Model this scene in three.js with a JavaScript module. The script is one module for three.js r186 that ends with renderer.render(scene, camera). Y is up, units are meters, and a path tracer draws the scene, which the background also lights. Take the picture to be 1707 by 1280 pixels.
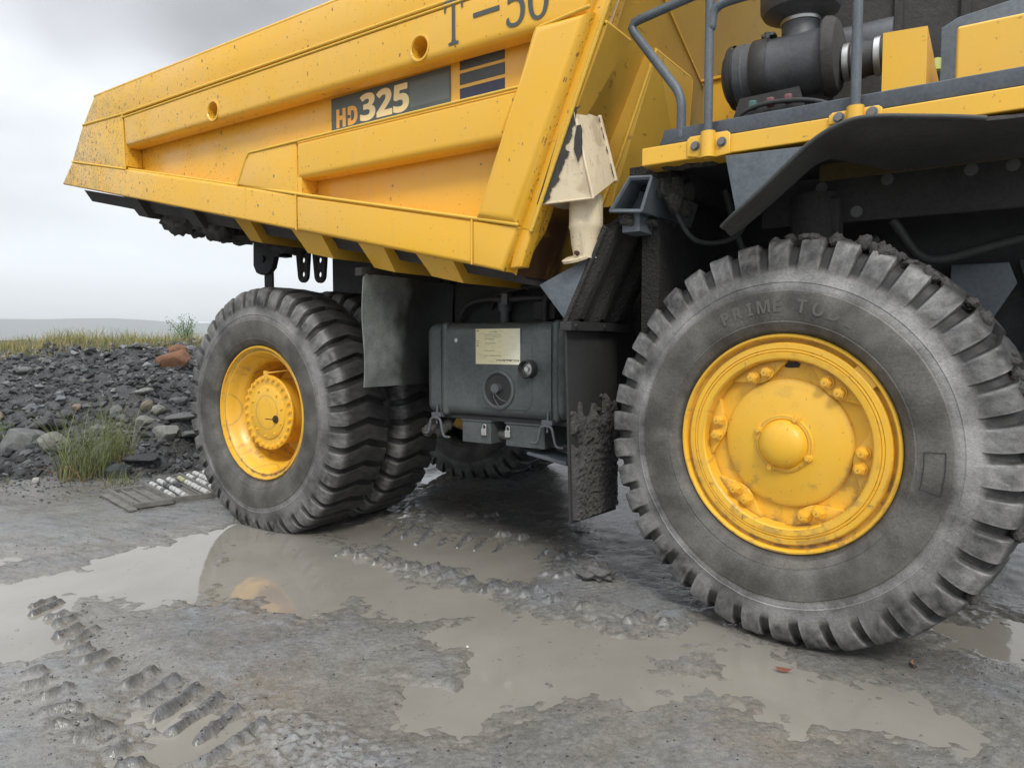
import * as THREE from 'three';
import { mergeGeometries, mergeVertices, toCreasedNormals } from 'three/addons/utils/BufferGeometryUtils.js';
import { RoundedBoxGeometry } from 'three/addons/geometries/RoundedBoxGeometry.js';
import { ConvexGeometry } from 'three/addons/geometries/ConvexGeometry.js';
import { FontLoader } from 'three/addons/loaders/FontLoader.js';
import { TextGeometry } from 'three/addons/geometries/TextGeometry.js';
import { createNoise2D, createNoise3D } from 'simplex-noise';
import { Brush, Evaluator, SUBTRACTION } from 'three-bvh-csg';

/* ---------- camera, sky, sun, exposure ---------- */
const scene = new THREE.Scene();
const camera = new THREE.PerspectiveCamera(56.13, 1024 / 767, 0.1, 9000);
camera.rotation.order = 'YXZ';
camera.position.set(0.8944, 1.4182, 5.0943);
camera.rotation.set(-0.05916, 0.60829, -0.00085);
const renderer = new THREE.WebGLRenderer({ antialias: true });
renderer.toneMapping = THREE.LinearToneMapping;
renderer.toneMappingExposure = 1.34;
renderer.shadowMap.enabled = true;
const SUN = new THREE.Vector3(4.2, 6.0, 4.6).normalize();
const sun = new THREE.DirectionalLight(new THREE.Color(1, 0.95, 0.86), 1.5);
sun.position.copy(SUN).multiplyScalar(30); sun.castShadow = true; sun.shadow.radius = 26;
sun.shadow.mapSize.set(2048, 2048);
Object.assign(sun.shadow.camera, { left: -12, right: 12, top: 12, bottom: -12, near: 1, far: 80 });
scene.add(sun);

function rng(seed) { let a = seed >>> 0; return () => { a = (a + 0x6D2B79F5) | 0; let t = Math.imul(a ^ (a >>> 15), 1 | a); t = (t + Math.imul(t ^ (t >>> 7), 61 | t)) ^ t; return ((t ^ (t >>> 14)) >>> 0) / 4294967296; }; }
const n2 = createNoise2D(rng(11)), n3 = createNoise3D(rng(12));
const clamp = (x, a = 0, b = 1) => Math.min(b, Math.max(a, x));
const sstep = (a, b, x) => { const t = clamp((x - a) / (b - a)); return t * t * (3 - 2 * t); };
const mix = (a, b, t) => a + (b - a) * t;
function fbm2(x, y, o = 4) { let s = 0, a = 0.5; for (let i = 0; i < o; i++) { s += a * n2(x, y); x = x * 2.03 + 17.1; y = y * 2.03 - 9.7; a *= 0.5; } return s; }
function fbm3(x, y, z, o = 4) { let s = 0, a = 0.5; for (let i = 0; i < o; i++) { s += a * n3(x, y, z); x = x * 2.03 + 17.1; y = y * 2.03 - 9.7; z = z * 2.03 + 3.3; a *= 0.5; } return s; }
const V = (x, y, z) => new THREE.Vector3(x, y, z);

// overcast sky: pale near the horizon, mauve-grey cloud sheets higher up, brighter overhead and round the veiled sun
{
  const w = 1024, h = 512, d = new Float32Array(w * h * 4);
  for (let j = 0; j < h; j++) for (let i = 0; i < w; i++) {
    const el = ((j + 0.5) / h - 0.5) * Math.PI, az = ((i + 0.5) / w - 0.5) * 2 * Math.PI;
    const x = Math.cos(el) * Math.cos(az), y = Math.sin(el), z = Math.cos(el) * Math.sin(az);
    const up = Math.max(0, y), k = 1 / (up + 0.22);
    const c1 = fbm3(x * k * 0.9 + 3.1, 1.7, z * k * 0.9 - 2.2, 5), c2 = fbm3(x * k * 0.35 - 7, 4.2, z * k * 0.35, 3);
    const s = x * SUN.x + y * SUN.y + z * SUN.z;
    let L = 0.80 + 0.98 * sstep(0.38, 1.0, up) + 0.45 * Math.pow(clamp((s + 0.15) / 1.15), 3);
    const dark = sstep(0.10, 0.38, up) * (1 - 0.5 * sstep(0.6, 1, up));
    L *= 1 + 0.42 * c1 * sstep(0.02, 0.3, up) - dark * (0.34 + 0.5 * c2) - 0.08 * sstep(0.10, 0.03, up) + 0.05 * fbm3(az * 2.2, up * 26, 5, 3) * sstep(0.3, 0.05, up);
    const warm = sstep(0.1, 0.5, up);
    let r = L * mix(0.965, 0.985, warm), g = L * mix(1.0, 0.995, warm), b = L * mix(1.025, 1.045, warm);
    const sea = sstep(0.05, 0.0, up); r = mix(r, r * 0.94, sea); b = mix(b, b * 1.03, sea); r *= 0.975; b *= 1.02;
    const o = (j * w + i) * 4; d[o] = Math.max(0.3, r); d[o + 1] = Math.max(0.3, g); d[o + 2] = Math.max(0.3, b); d[o + 3] = 1;
  }
  const t = new THREE.DataTexture(d, w, h, THREE.RGBAFormat, THREE.FloatType);
  t.mapping = THREE.EquirectangularReflectionMapping; t.magFilter = t.minFilter = THREE.LinearFilter; t.needsUpdate = true;
  scene.background = t; scene.environment = t; scene.environmentIntensity = 1;
}

/* ---------- textures ---------- */
function dataTex(w, h, f, srgb) {
  const d = new Uint8Array(w * h * 4), enc = v => { v = clamp(v); return 255 * (v <= 0.0031308 ? v * 12.92 : 1.055 * Math.pow(v, 1 / 2.4) - 0.055); };
  for (let j = 0; j < h; j++) for (let i = 0; i < w; i++) {
    const c = f(i, j), o = (j * w + i) * 4;
    for (let k = 0; k < 3; k++) d[o + k] = srgb ? enc(c[k]) : 255 * clamp(c[k]);
    d[o + 3] = 255;
  }
  const t = new THREE.DataTexture(d, w, h); t.magFilter = t.minFilter = THREE.LinearFilter; t.wrapS = t.wrapT = THREE.RepeatWrapping;
  if (srgb) t.colorSpace = THREE.SRGBColorSpace; t.needsUpdate = true; return t;
}
// tileable value noise
function tileNoise(n, cells, oct, seed) {
  const r = rng(seed), out = new Float32Array(n * n); let amp = 0.5, tot = 0;
  for (let o = 0; o < oct; o++) {
    const c = cells << o, g = new Float32Array(c * c).map(() => r());
    for (let j = 0; j < n; j++) { const y = j / n * c, y0 = y | 0, fy = y - y0, sy = fy * fy * (3 - 2 * fy), ya = y0 % c * c, yb = (y0 + 1) % c * c;
      for (let i = 0; i < n; i++) { const x = i / n * c, x0 = x | 0, fx = x - x0, sx = fx * fx * (3 - 2 * fx), xa = x0 % c, xb = (x0 + 1) % c;
        out[j * n + i] += amp * mix(mix(g[ya + xa], g[ya + xb], sx), mix(g[yb + xa], g[yb + xb], sx), sy); } }
    tot += amp; amp *= 0.55;
  }
  for (let i = 0; i < out.length; i++) out[i] /= tot;
  return out;
}
const N1 = tileNoise(512, 4, 7, 1), N2 = tileNoise(512, 16, 5, 2), N3 = tileNoise(512, 64, 3, 3);
const at = (N, i, j) => N[(((j % 512) + 512) % 512) * 512 + (((i % 512) + 512) % 512)];
const grainBump = dataTex(512, 512, (i, j) => { const v = 0.5 * at(N2, i, j) + 0.5 * at(N3, i, j); return [v, v, v]; });
const softBump = dataTex(512, 512, (i, j) => { const v = 0.75 * at(N1, i, j) + 0.25 * at(N3, i, j); return [v, v, v]; });
const toneFine = (() => { const W = rng(405); return dataTex(1024, 1024, (i, j) => { const q = W(), v = 0.72 + 0.6 * (at(N1, i >> 1, j >> 1) - 0.5) + 0.4 * (at(N3, i, j) - 0.5) + 0.5 * (q - 0.5) + (q > 0.985 ? 0.4 : 0); return [v, v, v]; }, true); })();
const tone = dataTex(512, 512, (i, j) => { const v = 0.72 + 0.5 * (at(N1, i, j) - 0.5) + 0.35 * (at(N3, i, j) - 0.5); return [v, v, v]; }, true);
const scuffRough = dataTex(512, 512, (i, j) => { const v = 0.34 + 0.45 * sstep(0.38, 0.66, at(N1, i, j)) + 0.1 * (at(N3, i, j) - 0.5); return [v, v, v]; });
const rep = (t, x, y = x) => { const c = t.clone(); c.repeat.set(x, y); c.needsUpdate = true; return c; };

// body paint: 7 m by 3.5 m, chips and rust that thicken towards the tail
const bodyMap = (() => {
  const w = 2048, h = 1024, R = rng(77), m = new Float32Array(w * h), m2 = new Float32Array(w * h);
  const blot = (arr, cx, cy, rx, ry, v) => { for (let j = Math.floor(cy - ry - 1); j <= cy + ry + 1; j++) for (let i = Math.floor(cx - rx - 1); i <= cx + rx + 1; i++) {
    if (i < 0 || j < 0 || i >= w || j >= h) continue; const q = ((i - cx) / rx) ** 2 + ((j - cy) / ry) ** 2 + (R() - 0.5) * 0.7; if (q < 1) arr[j * w + i] = Math.max(arr[j * w + i], v); } };
  for (let k = 0; k < 110000; k++) { const u = Math.pow(R(), 2.4), x = u * w * 0.86, y = R() * h; const s = 0.55 + 0.8 * R() * R() + (u < 0.3 ? 0.75 * R() * (1 - u / 0.3) : 0) + (R() < 0.02 ? 1.6 : 0); if (R() < 0.95 * Math.exp(-u * 4.2) + 0.02 && fbm2(x / 120, y / 90, 3) > -0.35 + u * 0.5 - (R() < 0.25 ? 1 : 0)) blot(m, x, y, s, s * (1 + 0.8 * R()), 0.55 + 0.45 * R()); }
  for (let k = 0; k < 110; k++) { const x = R() * w * 0.95, y = R() * h; blot(m, x, y, 0.8 + R() * 1.3, 1 + R() * 2.2, 0.8); }
  for (let k = 0; k < 36; k++) { const x = Math.pow(R(), 1.6) * w * 0.9, y = R() * h; blot(m, x, y, 0.9 + R(), 3 + R() * 6, 0.8); }
  for (let k = 0; k < 240; k++) { const x = R() * w, y = R() * h, L = 20 + R() * 90, ww = 2 + R() * 5; for (let t = 0; t < L; t++) for (let i = -ww; i <= ww; i++) { const X = Math.round(x + i), Y = Math.round(y - t); if (X >= 0 && X < w && Y >= 0) m2[Y * w + X] = Math.max(m2[Y * w + X], (1 - t / L) * (1 - Math.abs(i) / ww) * 0.6); } }
  return dataTex(w, h, (i, j) => {
    const u = i / w, a = at(N1, i >> 1, j >> 1), b = at(N2, i, j), s = m[j * w + i], st = m2[j * w + i];
    const tail = sstep(0.3, 0.02, u) , dust = clamp(0.25 + 0.9 * (a - 0.5) + 0.35 * (b - 0.5));
    let r = mix(0.84, 0.78, dust), g = mix(0.452, 0.462, dust), bl = mix(0.014, 0.075, dust);
    const t2 = tail * clamp(0.35 + 1.6 * (b - 0.5)); r = mix(r, 0.52, t2); g = mix(g, 0.36, t2); bl = mix(bl, 0.06, t2);
    r = mix(r, 0.62, st * 0.5); g = mix(g, 0.40, st * 0.5); bl = mix(bl, 0.09, st * 0.5);
    const k = s * 0.9; return [mix(r, 0.12, k), mix(g, 0.062, k), mix(bl, 0.022, k)];
  }, true);
})();
bodyMap.repeat.set(1 / 7, 1 / 3.5); bodyMap.offset.set(6.6 / 7, -1.5 / 3.5);
const yellowMap = dataTex(512, 512, (i, j) => { const a = at(N1, i, j), b = at(N2, i, j), c = at(N3, i, j); const k = c > 0.79 && b > 0.5 ? 0.55 : 0, d = clamp(0.4 + 1.2 * (a - 0.5)); return [mix(mix(0.86, 0.76, d), 0.25, k), mix(mix(0.48, 0.45, d), 0.13, k), mix(mix(0.028, 0.07, d), 0.04, k)]; }, true);

const wheelMap = dataTex(768, 768, (i, j) => { const x = 1.1 * (i / 768 - 0.5), y = 1.1 * (j / 768 - 0.5), r = Math.hypot(x, y), a = at(N1, i, j), b = at(N2, i, j), c = at(N3, i, j), low = sstep(0.15, -0.45, y);
  const ring = 0.75 * Math.exp(-(((r - 0.476) / 0.011) ** 2)) + 0.55 * Math.exp(-(((r - 0.384) / 0.012) ** 2)) + 0.35 * Math.exp(-(((r - 0.296) / 0.008) ** 2)) + 0.5 * Math.exp(-(((r - 0.128) / 0.007) ** 2)) + 0.4 * Math.exp(-(((r - 0.505) / 0.006) ** 2));
  const spl = sstep(0.60, 0.70, 0.5 * a + 0.5 * b + 0.06 * low) * (0.25 + 0.45 * low), spot = c > 0.80 && b > 0.45 ? 0.6 : 0, k = clamp(ring * (0.35 + 0.9 * b) + 0.7 * spl + spot), d = clamp(0.4 + 1.2 * (a - 0.5));
  return [mix(mix(0.86, 0.76, d), 0.26, k), mix(mix(0.48, 0.45, d), 0.17, k), mix(mix(0.026, 0.06, d), 0.07, k)]; }, true);
wheelMap.repeat.set(1 / 1.1, 1 / 1.1); wheelMap.offset.set(0.5, 0.5);

/* ---------- materials ---------- */
const C = (r, g, b) => new THREE.Color().setRGB(r, g, b);
const M = {};
const std = (name, p) => (M[name] = new THREE.MeshPhysicalMaterial(Object.assign({ name, side: THREE.DoubleSide }, p)));
std('bodyPaint', { map: bodyMap, roughness: 1, roughnessMap: rep(scuffRough, 0.6), bumpMap: rep(softBump, 0.9), bumpScale: 0.0012, clearcoat: 0.6, clearcoatRoughness: 0.2 });
std('yellow', { map: rep(yellowMap, 0.8), roughness: 0.42, bumpMap: rep(softBump, 1.2), bumpScale: 0.0008, clearcoat: 0.4, clearcoatRoughness: 0.3 });
std('wheelPaint', { map: wheelMap, roughness: 1, roughnessMap: rep(scuffRough, 1.5), clearcoat: 0.35, clearcoatRoughness: 0.3 });
std('dullYellow', { color: C(0.62, 0.6, 0.6), map: rep(yellowMap, 0.6), roughness: 0.7 });
std('weld', { color: C(0.80, 0.50, 0.06), roughness: 0.5, bumpMap: rep(grainBump, 8), bumpScale: 0.004 });
std('greyMetal', { color: C(0.16, 0.19, 0.215), map: rep(tone, 1.2), roughness: 0.48, bumpMap: rep(grainBump, 3), bumpScale: 0.0012 });
std('tankPaint', { color: C(0.112, 0.127, 0.127), map: rep(tone, 1.1), roughness: 1, roughnessMap: rep(scuffRough, 1.3), bumpMap: rep(softBump, 1.5), bumpScale: 0.002 });
std('kerbPaint', { color: C(0.10, 0.118, 0.138), map: rep(tone, 1.2), roughness: 0.42 });
std('railPaint', { color: C(0.14, 0.17, 0.195), map: rep(tone, 2), roughness: 0.45 });
std('blackMetal', { color: C(0.045, 0.045, 0.046), map: rep(tone, 1), roughness: 0.75, bumpMap: rep(grainBump, 2), bumpScale: 0.002 });
std('canister', { color: C(0.13, 0.14, 0.155), map: rep(tone, 1.4), roughness: 0.5 });
std('dustyBlack', { color: C(0.075, 0.072, 0.07), map: rep(tone, 1.2), roughness: 0.85, bumpMap: rep(grainBump, 2), bumpScale: 0.003 });
std('rubberFlap', { color: C(0.075, 0.08, 0.078), map: rep(tone, 1.3), roughness: 0.65, bumpMap: rep(softBump, 1), bumpScale: 0.004 });
std('flapPaint', { color: C(0.22, 0.245, 0.235), map: rep(tone, 1.6), roughness: 0.7, bumpMap: rep(softBump, 1.2), bumpScale: 0.003 });
std('mud', { vertexColors: false, color: C(0.105, 0.10, 0.095), map: rep(tone, 3), roughness: 0.95, bumpMap: rep(grainBump, 4), bumpScale: 0.012 });
std('mudCoat', { color: C(0.075, 0.07, 0.066), map: rep(tone, 2), roughness: 0.95, bumpMap: rep(grainBump, 3), bumpScale: 0.02 });
std('darkYellow', { color: C(0.13, 0.09, 0.025), map: rep(tone, 2), roughness: 0.85 });  // darker yellow of the stringer below the deck
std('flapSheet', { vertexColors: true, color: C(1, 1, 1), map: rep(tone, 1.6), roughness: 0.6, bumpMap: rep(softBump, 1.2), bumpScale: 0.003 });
std('steel', { color: C(0.55, 0.55, 0.53), metalness: 0.85, roughness: 0.38 });
std('bolt', { color: C(0.20, 0.20, 0.195), metalness: 0.6, roughness: 0.5 });
std('tyre', { vertexColors: true, color: C(1, 1, 1), map: rep(toneFine, 1.0), roughness: 0.62, bumpMap: rep(grainBump, 3), bumpScale: 0.002 });
std('tyreText', { color: C(0.118, 0.11, 0.10), roughness: 0.8 });
std('sticker', { color: C(1, 1, 1), roughness: 0.5 });
std('hose', { color: C(0.055, 0.055, 0.055), roughness: 0.6, map: rep(tone, 2) });

/* ---------- helpers for shapes, parts and things ---------- */
function boxUV(g) {
  g = g.index ? g.toNonIndexed() : g; const p = g.attributes.position, uv = new Float32Array(p.count * 2), a = V(), b = V(), c = V(), n = V();
  for (let i = 0; i < p.count; i += 3) {
    a.fromBufferAttribute(p, i); b.fromBufferAttribute(p, i + 1); c.fromBufferAttribute(p, i + 2); n.copy(b).sub(a).cross(c.clone().sub(a));
    const x = Math.abs(n.x), y = Math.abs(n.y), z = Math.abs(n.z);
    [a, b, c].forEach((q, k) => { const o = (i + k) * 2; if (z >= x && z >= y) { uv[o] = q.x; uv[o + 1] = q.y; } else if (y >= x) { uv[o] = q.x; uv[o + 1] = q.z; } else { uv[o] = q.z; uv[o + 1] = q.y; } });
  }
  g.setAttribute('uv', new THREE.BufferAttribute(uv, 2)); return g;
}
function clean(g) { g = g.index ? g.toNonIndexed() : g; for (const k of Object.keys(g.attributes)) if (!['position', 'normal', 'uv'].includes(k)) g.deleteAttribute(k); if (!g.attributes.normal) g.computeVertexNormals(); return boxUV(g); }
const taken = {};
function numbered(n) { const k = (taken[n] = (taken[n] || 0) + 1) - 1; return k ? n + '_' + String(k).padStart(3, '0') : n; }
function part(name, geos, mat, parent) {
  const gs = (Array.isArray(geos) ? geos : [geos]).map(clean), m = new THREE.Mesh(gs.length > 1 ? mergeGeometries(gs) : gs[0], mat);
  m.name = numbered(name); m.castShadow = m.receiveShadow = true; parent.add(m); return m;
}
function group(name, parent, x = 0, y = 0, z = 0) { const g = new THREE.Group(); g.name = numbered(name); g.position.set(x, y, z); parent.add(g); return g; }
function tag(o, label, category, grp) { o.userData.label = label; o.userData.category = category; if (grp) o.userData.group = grp; return o; }
function kind(o, k, label) { o.userData.kind = k; if (label) o.userData.label = label; return o; }
function shape(pts, holes = []) { const s = new THREE.Shape(pts.map(p => new THREE.Vector2(p[0], p[1]))); for (const [x, y, r] of holes) { const h = new THREE.Path(); h.absarc(x, y, r, 0, Math.PI * 2, true); s.holes.push(h); } return s; }
// a plate or bar with the given outline in x and y, from z0 to z1, its edges rounded by b
function slab(pts, z0, z1, b = 0.006, holes = [], seg = 3) {
  const g = new THREE.ExtrudeGeometry(shape(pts, holes), { depth: z1 - z0 - 2 * b, bevelEnabled: b > 0, bevelThickness: b, bevelSize: b, bevelOffset: -b, bevelSegments: seg, curveSegments: 20 });
  g.translate(0, 0, z0 + b); return toCreasedNormals(g, 0.7);
}
function box(x0, x1, y0, y1, z0, z1, r = 0.006) { const g = new RoundedBoxGeometry(x1 - x0, y1 - y0, z1 - z0, 2, Math.min(r, (x1 - x0) / 2.1, (y1 - y0) / 2.1, (z1 - z0) / 2.1)); g.translate((x0 + x1) / 2, (y0 + y1) / 2, (z0 + z1) / 2); return g; }
function tube(pts, r, bend = 0.05, seg = 12) {
  const P = pts.map(p => V(...p)), c = new THREE.CurvePath(); let last = P[0];
  for (let i = 1; i < P.length - 1; i++) { const a = P[i].clone().add(P[i - 1].clone().sub(P[i]).setLength(Math.min(bend, P[i].distanceTo(P[i - 1]) * 0.45))), b = P[i].clone().add(P[i + 1].clone().sub(P[i]).setLength(Math.min(bend, P[i].distanceTo(P[i + 1]) * 0.45))); c.add(new THREE.LineCurve3(last, a)); c.add(new THREE.QuadraticBezierCurve3(a, P[i], b)); last = b; }
  c.add(new THREE.LineCurve3(last, P[P.length - 1]));
  const ends = [P[0], P[P.length - 1]].map(p => { const s = new THREE.SphereGeometry(r, 8, 6); s.translate(p.x, p.y, p.z); return s; });
  return mergeGeometries([clean(new THREE.TubeGeometry(c, pts.length * 10, r, seg, false)), ...ends.map(clean)]);
}
function rod(a, b, r, r2 = r, seg = 24) { const A = V(...a), B = V(...b), g = new THREE.CylinderGeometry(r2, r, A.distanceTo(B), seg); g.applyQuaternion(new THREE.Quaternion().setFromUnitVectors(V(0, 1, 0), B.clone().sub(A).normalize())); g.translate((A.x + B.x) / 2, (A.y + B.y) / 2, (A.z + B.z) / 2); return g; }
// turned round z: list of [radius, z]
function lathe(pr, seg = 96) { const g = new THREE.LatheGeometry(pr.map(p => new THREE.Vector2(p[0], p[1])), seg); g.rotateX(Math.PI / 2); g.scale(1, 1, 1); return toCreasedNormals(g, 0.6); }
// a faceted solid through rings of corner points
function quads(list) { const p = []; for (const [a, b, c, d] of list) p.push(...a, ...b, ...c, ...a, ...c, ...d); const g = new THREE.BufferGeometry(); g.setAttribute('position', new THREE.Float32BufferAttribute(p, 3)); g.computeVertexNormals(); return g; }
function prism(front, back) { const n = front.length, q = []; for (let i = 0; i < n; i++) q.push([front[i], back[i], back[(i + 1) % n], front[(i + 1) % n]]); for (let i = 1; i < n - 1; i++) { q.push([front[0], front[i], front[i + 1], front[i + 1]]); q.push([back[0], back[i + 1], back[i], back[i]]); } return quads(q); }
function lump(x, y, z, rx, ry, rz, seed, amp = 0.35, freq = 2.2, det = 4) {
  let g = new THREE.IcosahedronGeometry(1, det); g.deleteAttribute('uv'); g.deleteAttribute('normal'); g = mergeVertices(g, 1e-4); const p = g.attributes.position, v = V();
  for (let i = 0; i < p.count; i++) { v.fromBufferAttribute(p, i); const k = 1 + amp * (1.1 * fbm3(v.x * freq + seed, v.y * freq, v.z * freq, 2) + 0.45 * fbm3(v.x * 5 + seed, v.y * 5, v.z * 5, 2)); p.setXYZ(i, v.x * k * rx + x, v.y * k * ry + y, v.z * k * rz + z); }
  g.computeVertexNormals(); return g;
}
// bores round holes along z through a solid
function bore(geo, holes) { const ev = new Evaluator(); ev.attributes = ['position', 'normal', 'uv']; let b = new Brush(clean(geo)); for (const [x, y, r] of holes) { const c = clean(rod([x, y, 1.2], [x, y, 2.4], r, r, 36)), h = new Brush(c); b.updateMatrixWorld(); h.updateMatrixWorld(); b = ev.evaluate(b, h, SUBTRACTION); } const g = b.geometry; for (const k of Object.keys(g.attributes)) if (!['position', 'normal', 'uv'].includes(k)) g.deleteAttribute(k); const out = g.index ? g.toNonIndexed() : g; const n = (g.index ? g.index.count : g.attributes.position.count); return out; }
function bead(pts, r = 0.008) { return tube(pts, r, 0.02, 8); }
function hexBolt(x, y, z, r = 0.016, h = 0.014, ax = 'z') { const g = new THREE.CylinderGeometry(r, r * 1.04, h, 6).toNonIndexed(), w = new THREE.CylinderGeometry(r * 1.35, r * 1.35, h * 0.3, 18); w.translate(0, -h * 0.5, 0); g.computeVertexNormals(); const m = mergeGeometries([clean(g), clean(w)]); if (ax === 'z') m.rotateX(Math.PI / 2); if (ax === 'x') m.rotateZ(-Math.PI / 2); m.translate(x, y, z); return m; }

/* ---------- ground, puddles ---------- */
const POOLS = [
  [0.045, [[-2.83,2.78],[-3.36,2.39],[-3.73,1.93],[-3.40,1.84],[-3.05,1.75],[-2.70,1.85],[-2.20,1.96],[-1.72,2.02],[-1.39,2.01],[-1.15,2.01],[-0.89,1.97],[-0.63,1.89],[-0.52,1.69],[-0.30,1.52],[0.04,1.68],[-0.03,1.89],[-0.29,2.10],[-0.29,2.31],[-0.33,2.56],[-0.50,2.65],[-0.63,2.71],[-0.68,2.86],[-0.62,3.03],[-0.64,3.13],[-0.82,3.09],[-1.00,3.05],[-1.10,2.97],[-0.96,2.84],[-1.04,2.70],[-1.34,2.51],[-1.36,2.25],[-1.59,2.41],[-1.98,2.42],[-2.07,2.59],[-2.04,2.77],[-2.32,2.82]]],
  [0.05, [[-3.30,1.42],[-3.10,1.11],[-2.58,1.13],[-2.18,1.15],[-1.79,1.05],[-1.52,1.03],[-1.39,1.32],[-1.46,1.62],[-1.73,1.73],[-2.11,1.68],[-2.60,1.61],[-2.95,1.67]]],
  [0.035, [[-3.78,3.19],[-3.97,2.89],[-3.99,2.57],[-3.97,2.19],[-3.87,1.86],[-3.68,1.99],[-3.42,2.35],[-3.07,2.63],[-2.72,2.88],[-2.86,3.03],[-3.30,3.11],[-3.52,3.26]]],
  [0.04, [[-3.97,3.57],[-3.87,3.25],[-3.37,3.33],[-3.08,3.54],[-2.70,3.58],[-2.61,3.75],[-2.91,3.92]]],
  [0.045, [[-1.87,3.80],[-1.80,3.55],[-1.50,3.51],[-1.34,3.58],[-1.36,3.75],[-1.47,3.89],[-1.67,3.88]]],
  [0.028, [[-0.35,2.29],[0.01,1.97],[0.40,1.96],[0.70,1.99],[0.99,1.98],[0.99,2.25],[0.71,2.22],[0.39,2.36],[0.10,2.34],[-0.18,2.37]]],
  [0.05, [[-3.42,0.79],[-3.32,0.72],[-3.04,0.73],[-2.77,1.06],[-3.08,1.00]]],
  [0.03, [[-4.11,-0.33],[-4.57,-1.35],[-4.56,-1.90],[-3.97,-0.84],[-3.66,-0.09],[-3.53,0.30]]],
  [0.035, [[0.62,1.06],[0.96,0.64],[1.21,0.66],[0.96,1.24],[0.69,1.27]]],
].map(([d, p]) => ({ d, p, x0: Math.min(...p.map(q => q[0])) - 0.3, x1: Math.max(...p.map(q => q[0])) + 0.3, z0: Math.min(...p.map(q => q[1])) - 0.3, z1: Math.max(...p.map(q => q[1])) + 0.3 }));
// bars of mud pressed up between tyre lugs: x, z, x, z, radius, height
const BARS = [];
for (const b of [[-3.38,3.47,-3.41,3.35],[-3.25,3.51,-3.31,3.36],[-3.12,3.49,-3.11,3.42],[-3.00,3.50,-3.02,3.41],[-2.82,3.58,-2.86,3.46],[-2.67,3.58,-2.75,3.44],[-2.55,3.61,-2.54,3.56],[-2.41,3.63,-2.44,3.55],[-2.29,3.63,-2.30,3.57],[-2.03,3.65,-2.08,3.52],[-1.86,3.69,-1.93,3.50],[-1.70,3.71,-1.78,3.49],[-1.57,3.72,-1.63,3.50],[-1.43,3.70,-1.50,3.51],[-1.29,3.76,-1.34,3.51],[-2.45,3.85,-2.44,3.79],[-2.33,3.90,-2.32,3.82],[-2.18,3.90,-2.18,3.80],[-2.05,3.94,-2.01,3.85],[-1.90,3.96,-1.86,3.87],[-1.76,3.96,-1.75,3.86],[-1.59,3.92,-1.60,3.88],[-1.48,3.94,-1.47,3.89]]) BARS.push([...b, 0.026, 0.037]);
for (const b of [[-2.79,1.43,-2.87,1.21],[-2.68,1.35,-2.75,1.15],[-2.49,1.41,-2.58,1.17],[-2.33,1.37,-2.38,1.22],[-2.20,1.31,-2.27,1.11],[-2.07,1.29,-2.13,1.08],[-1.93,1.26,-1.96,1.11],[-1.61,1.23,-1.66,1.00],[-1.48,1.17,-1.50,1.00],[-2.76,1.90,-2.72,1.81],[-2.60,1.88,-2.57,1.82],[-2.42,1.88,-2.42,1.82],[-2.28,1.88,-2.29,1.79],[-2.15,1.87,-2.15,1.76],[-2.01,1.86,-1.99,1.76],[-1.86,1.88,-1.84,1.79],[-1.70,1.88,-1.68,1.79],[-1.53,1.92,-1.50,1.81],[-1.38,1.87,-1.36,1.79],[-1.27,1.88,-1.24,1.78],[-1.11,1.88,-1.09,1.80],[-0.93,1.86,-0.91,1.81],[-1.40,1.51,-1.37,1.44],[-1.28,1.51,-1.25,1.38],[-0.65,1.86,-0.62,1.77],[-0.50,1.79,-0.48,1.76],[-2.12,0.93,-2.09,0.87],[-1.94,0.92,-1.95,0.85],[-2.62,0.64,-2.61,0.59],[-2.51,0.57,-2.47,0.49]]) BARS.push([...b, 0.025, 0.040]);
function polyDist(p, x, z) { // negative outside, positive inside
  let d = 1e9, ins = false;
  for (let i = 0, j = p.length - 1; i < p.length; j = i++) {
    const [ax, az] = p[i], [bx, bz] = p[j]; if ((az > z) !== (bz > z) && x < (bx - ax) * (z - az) / (bz - az) + ax) ins = !ins;
    const ex = bx - ax, ez = bz - az, t = clamp(((x - ax) * ex + (z - az) * ez) / (ex * ex + ez * ez + 1e-9)); d = Math.min(d, (x - ax - t * ex) ** 2 + (z - az - t * ez) ** 2);
  }
  return (ins ? 1 : -1) * Math.sqrt(d);
}
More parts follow.
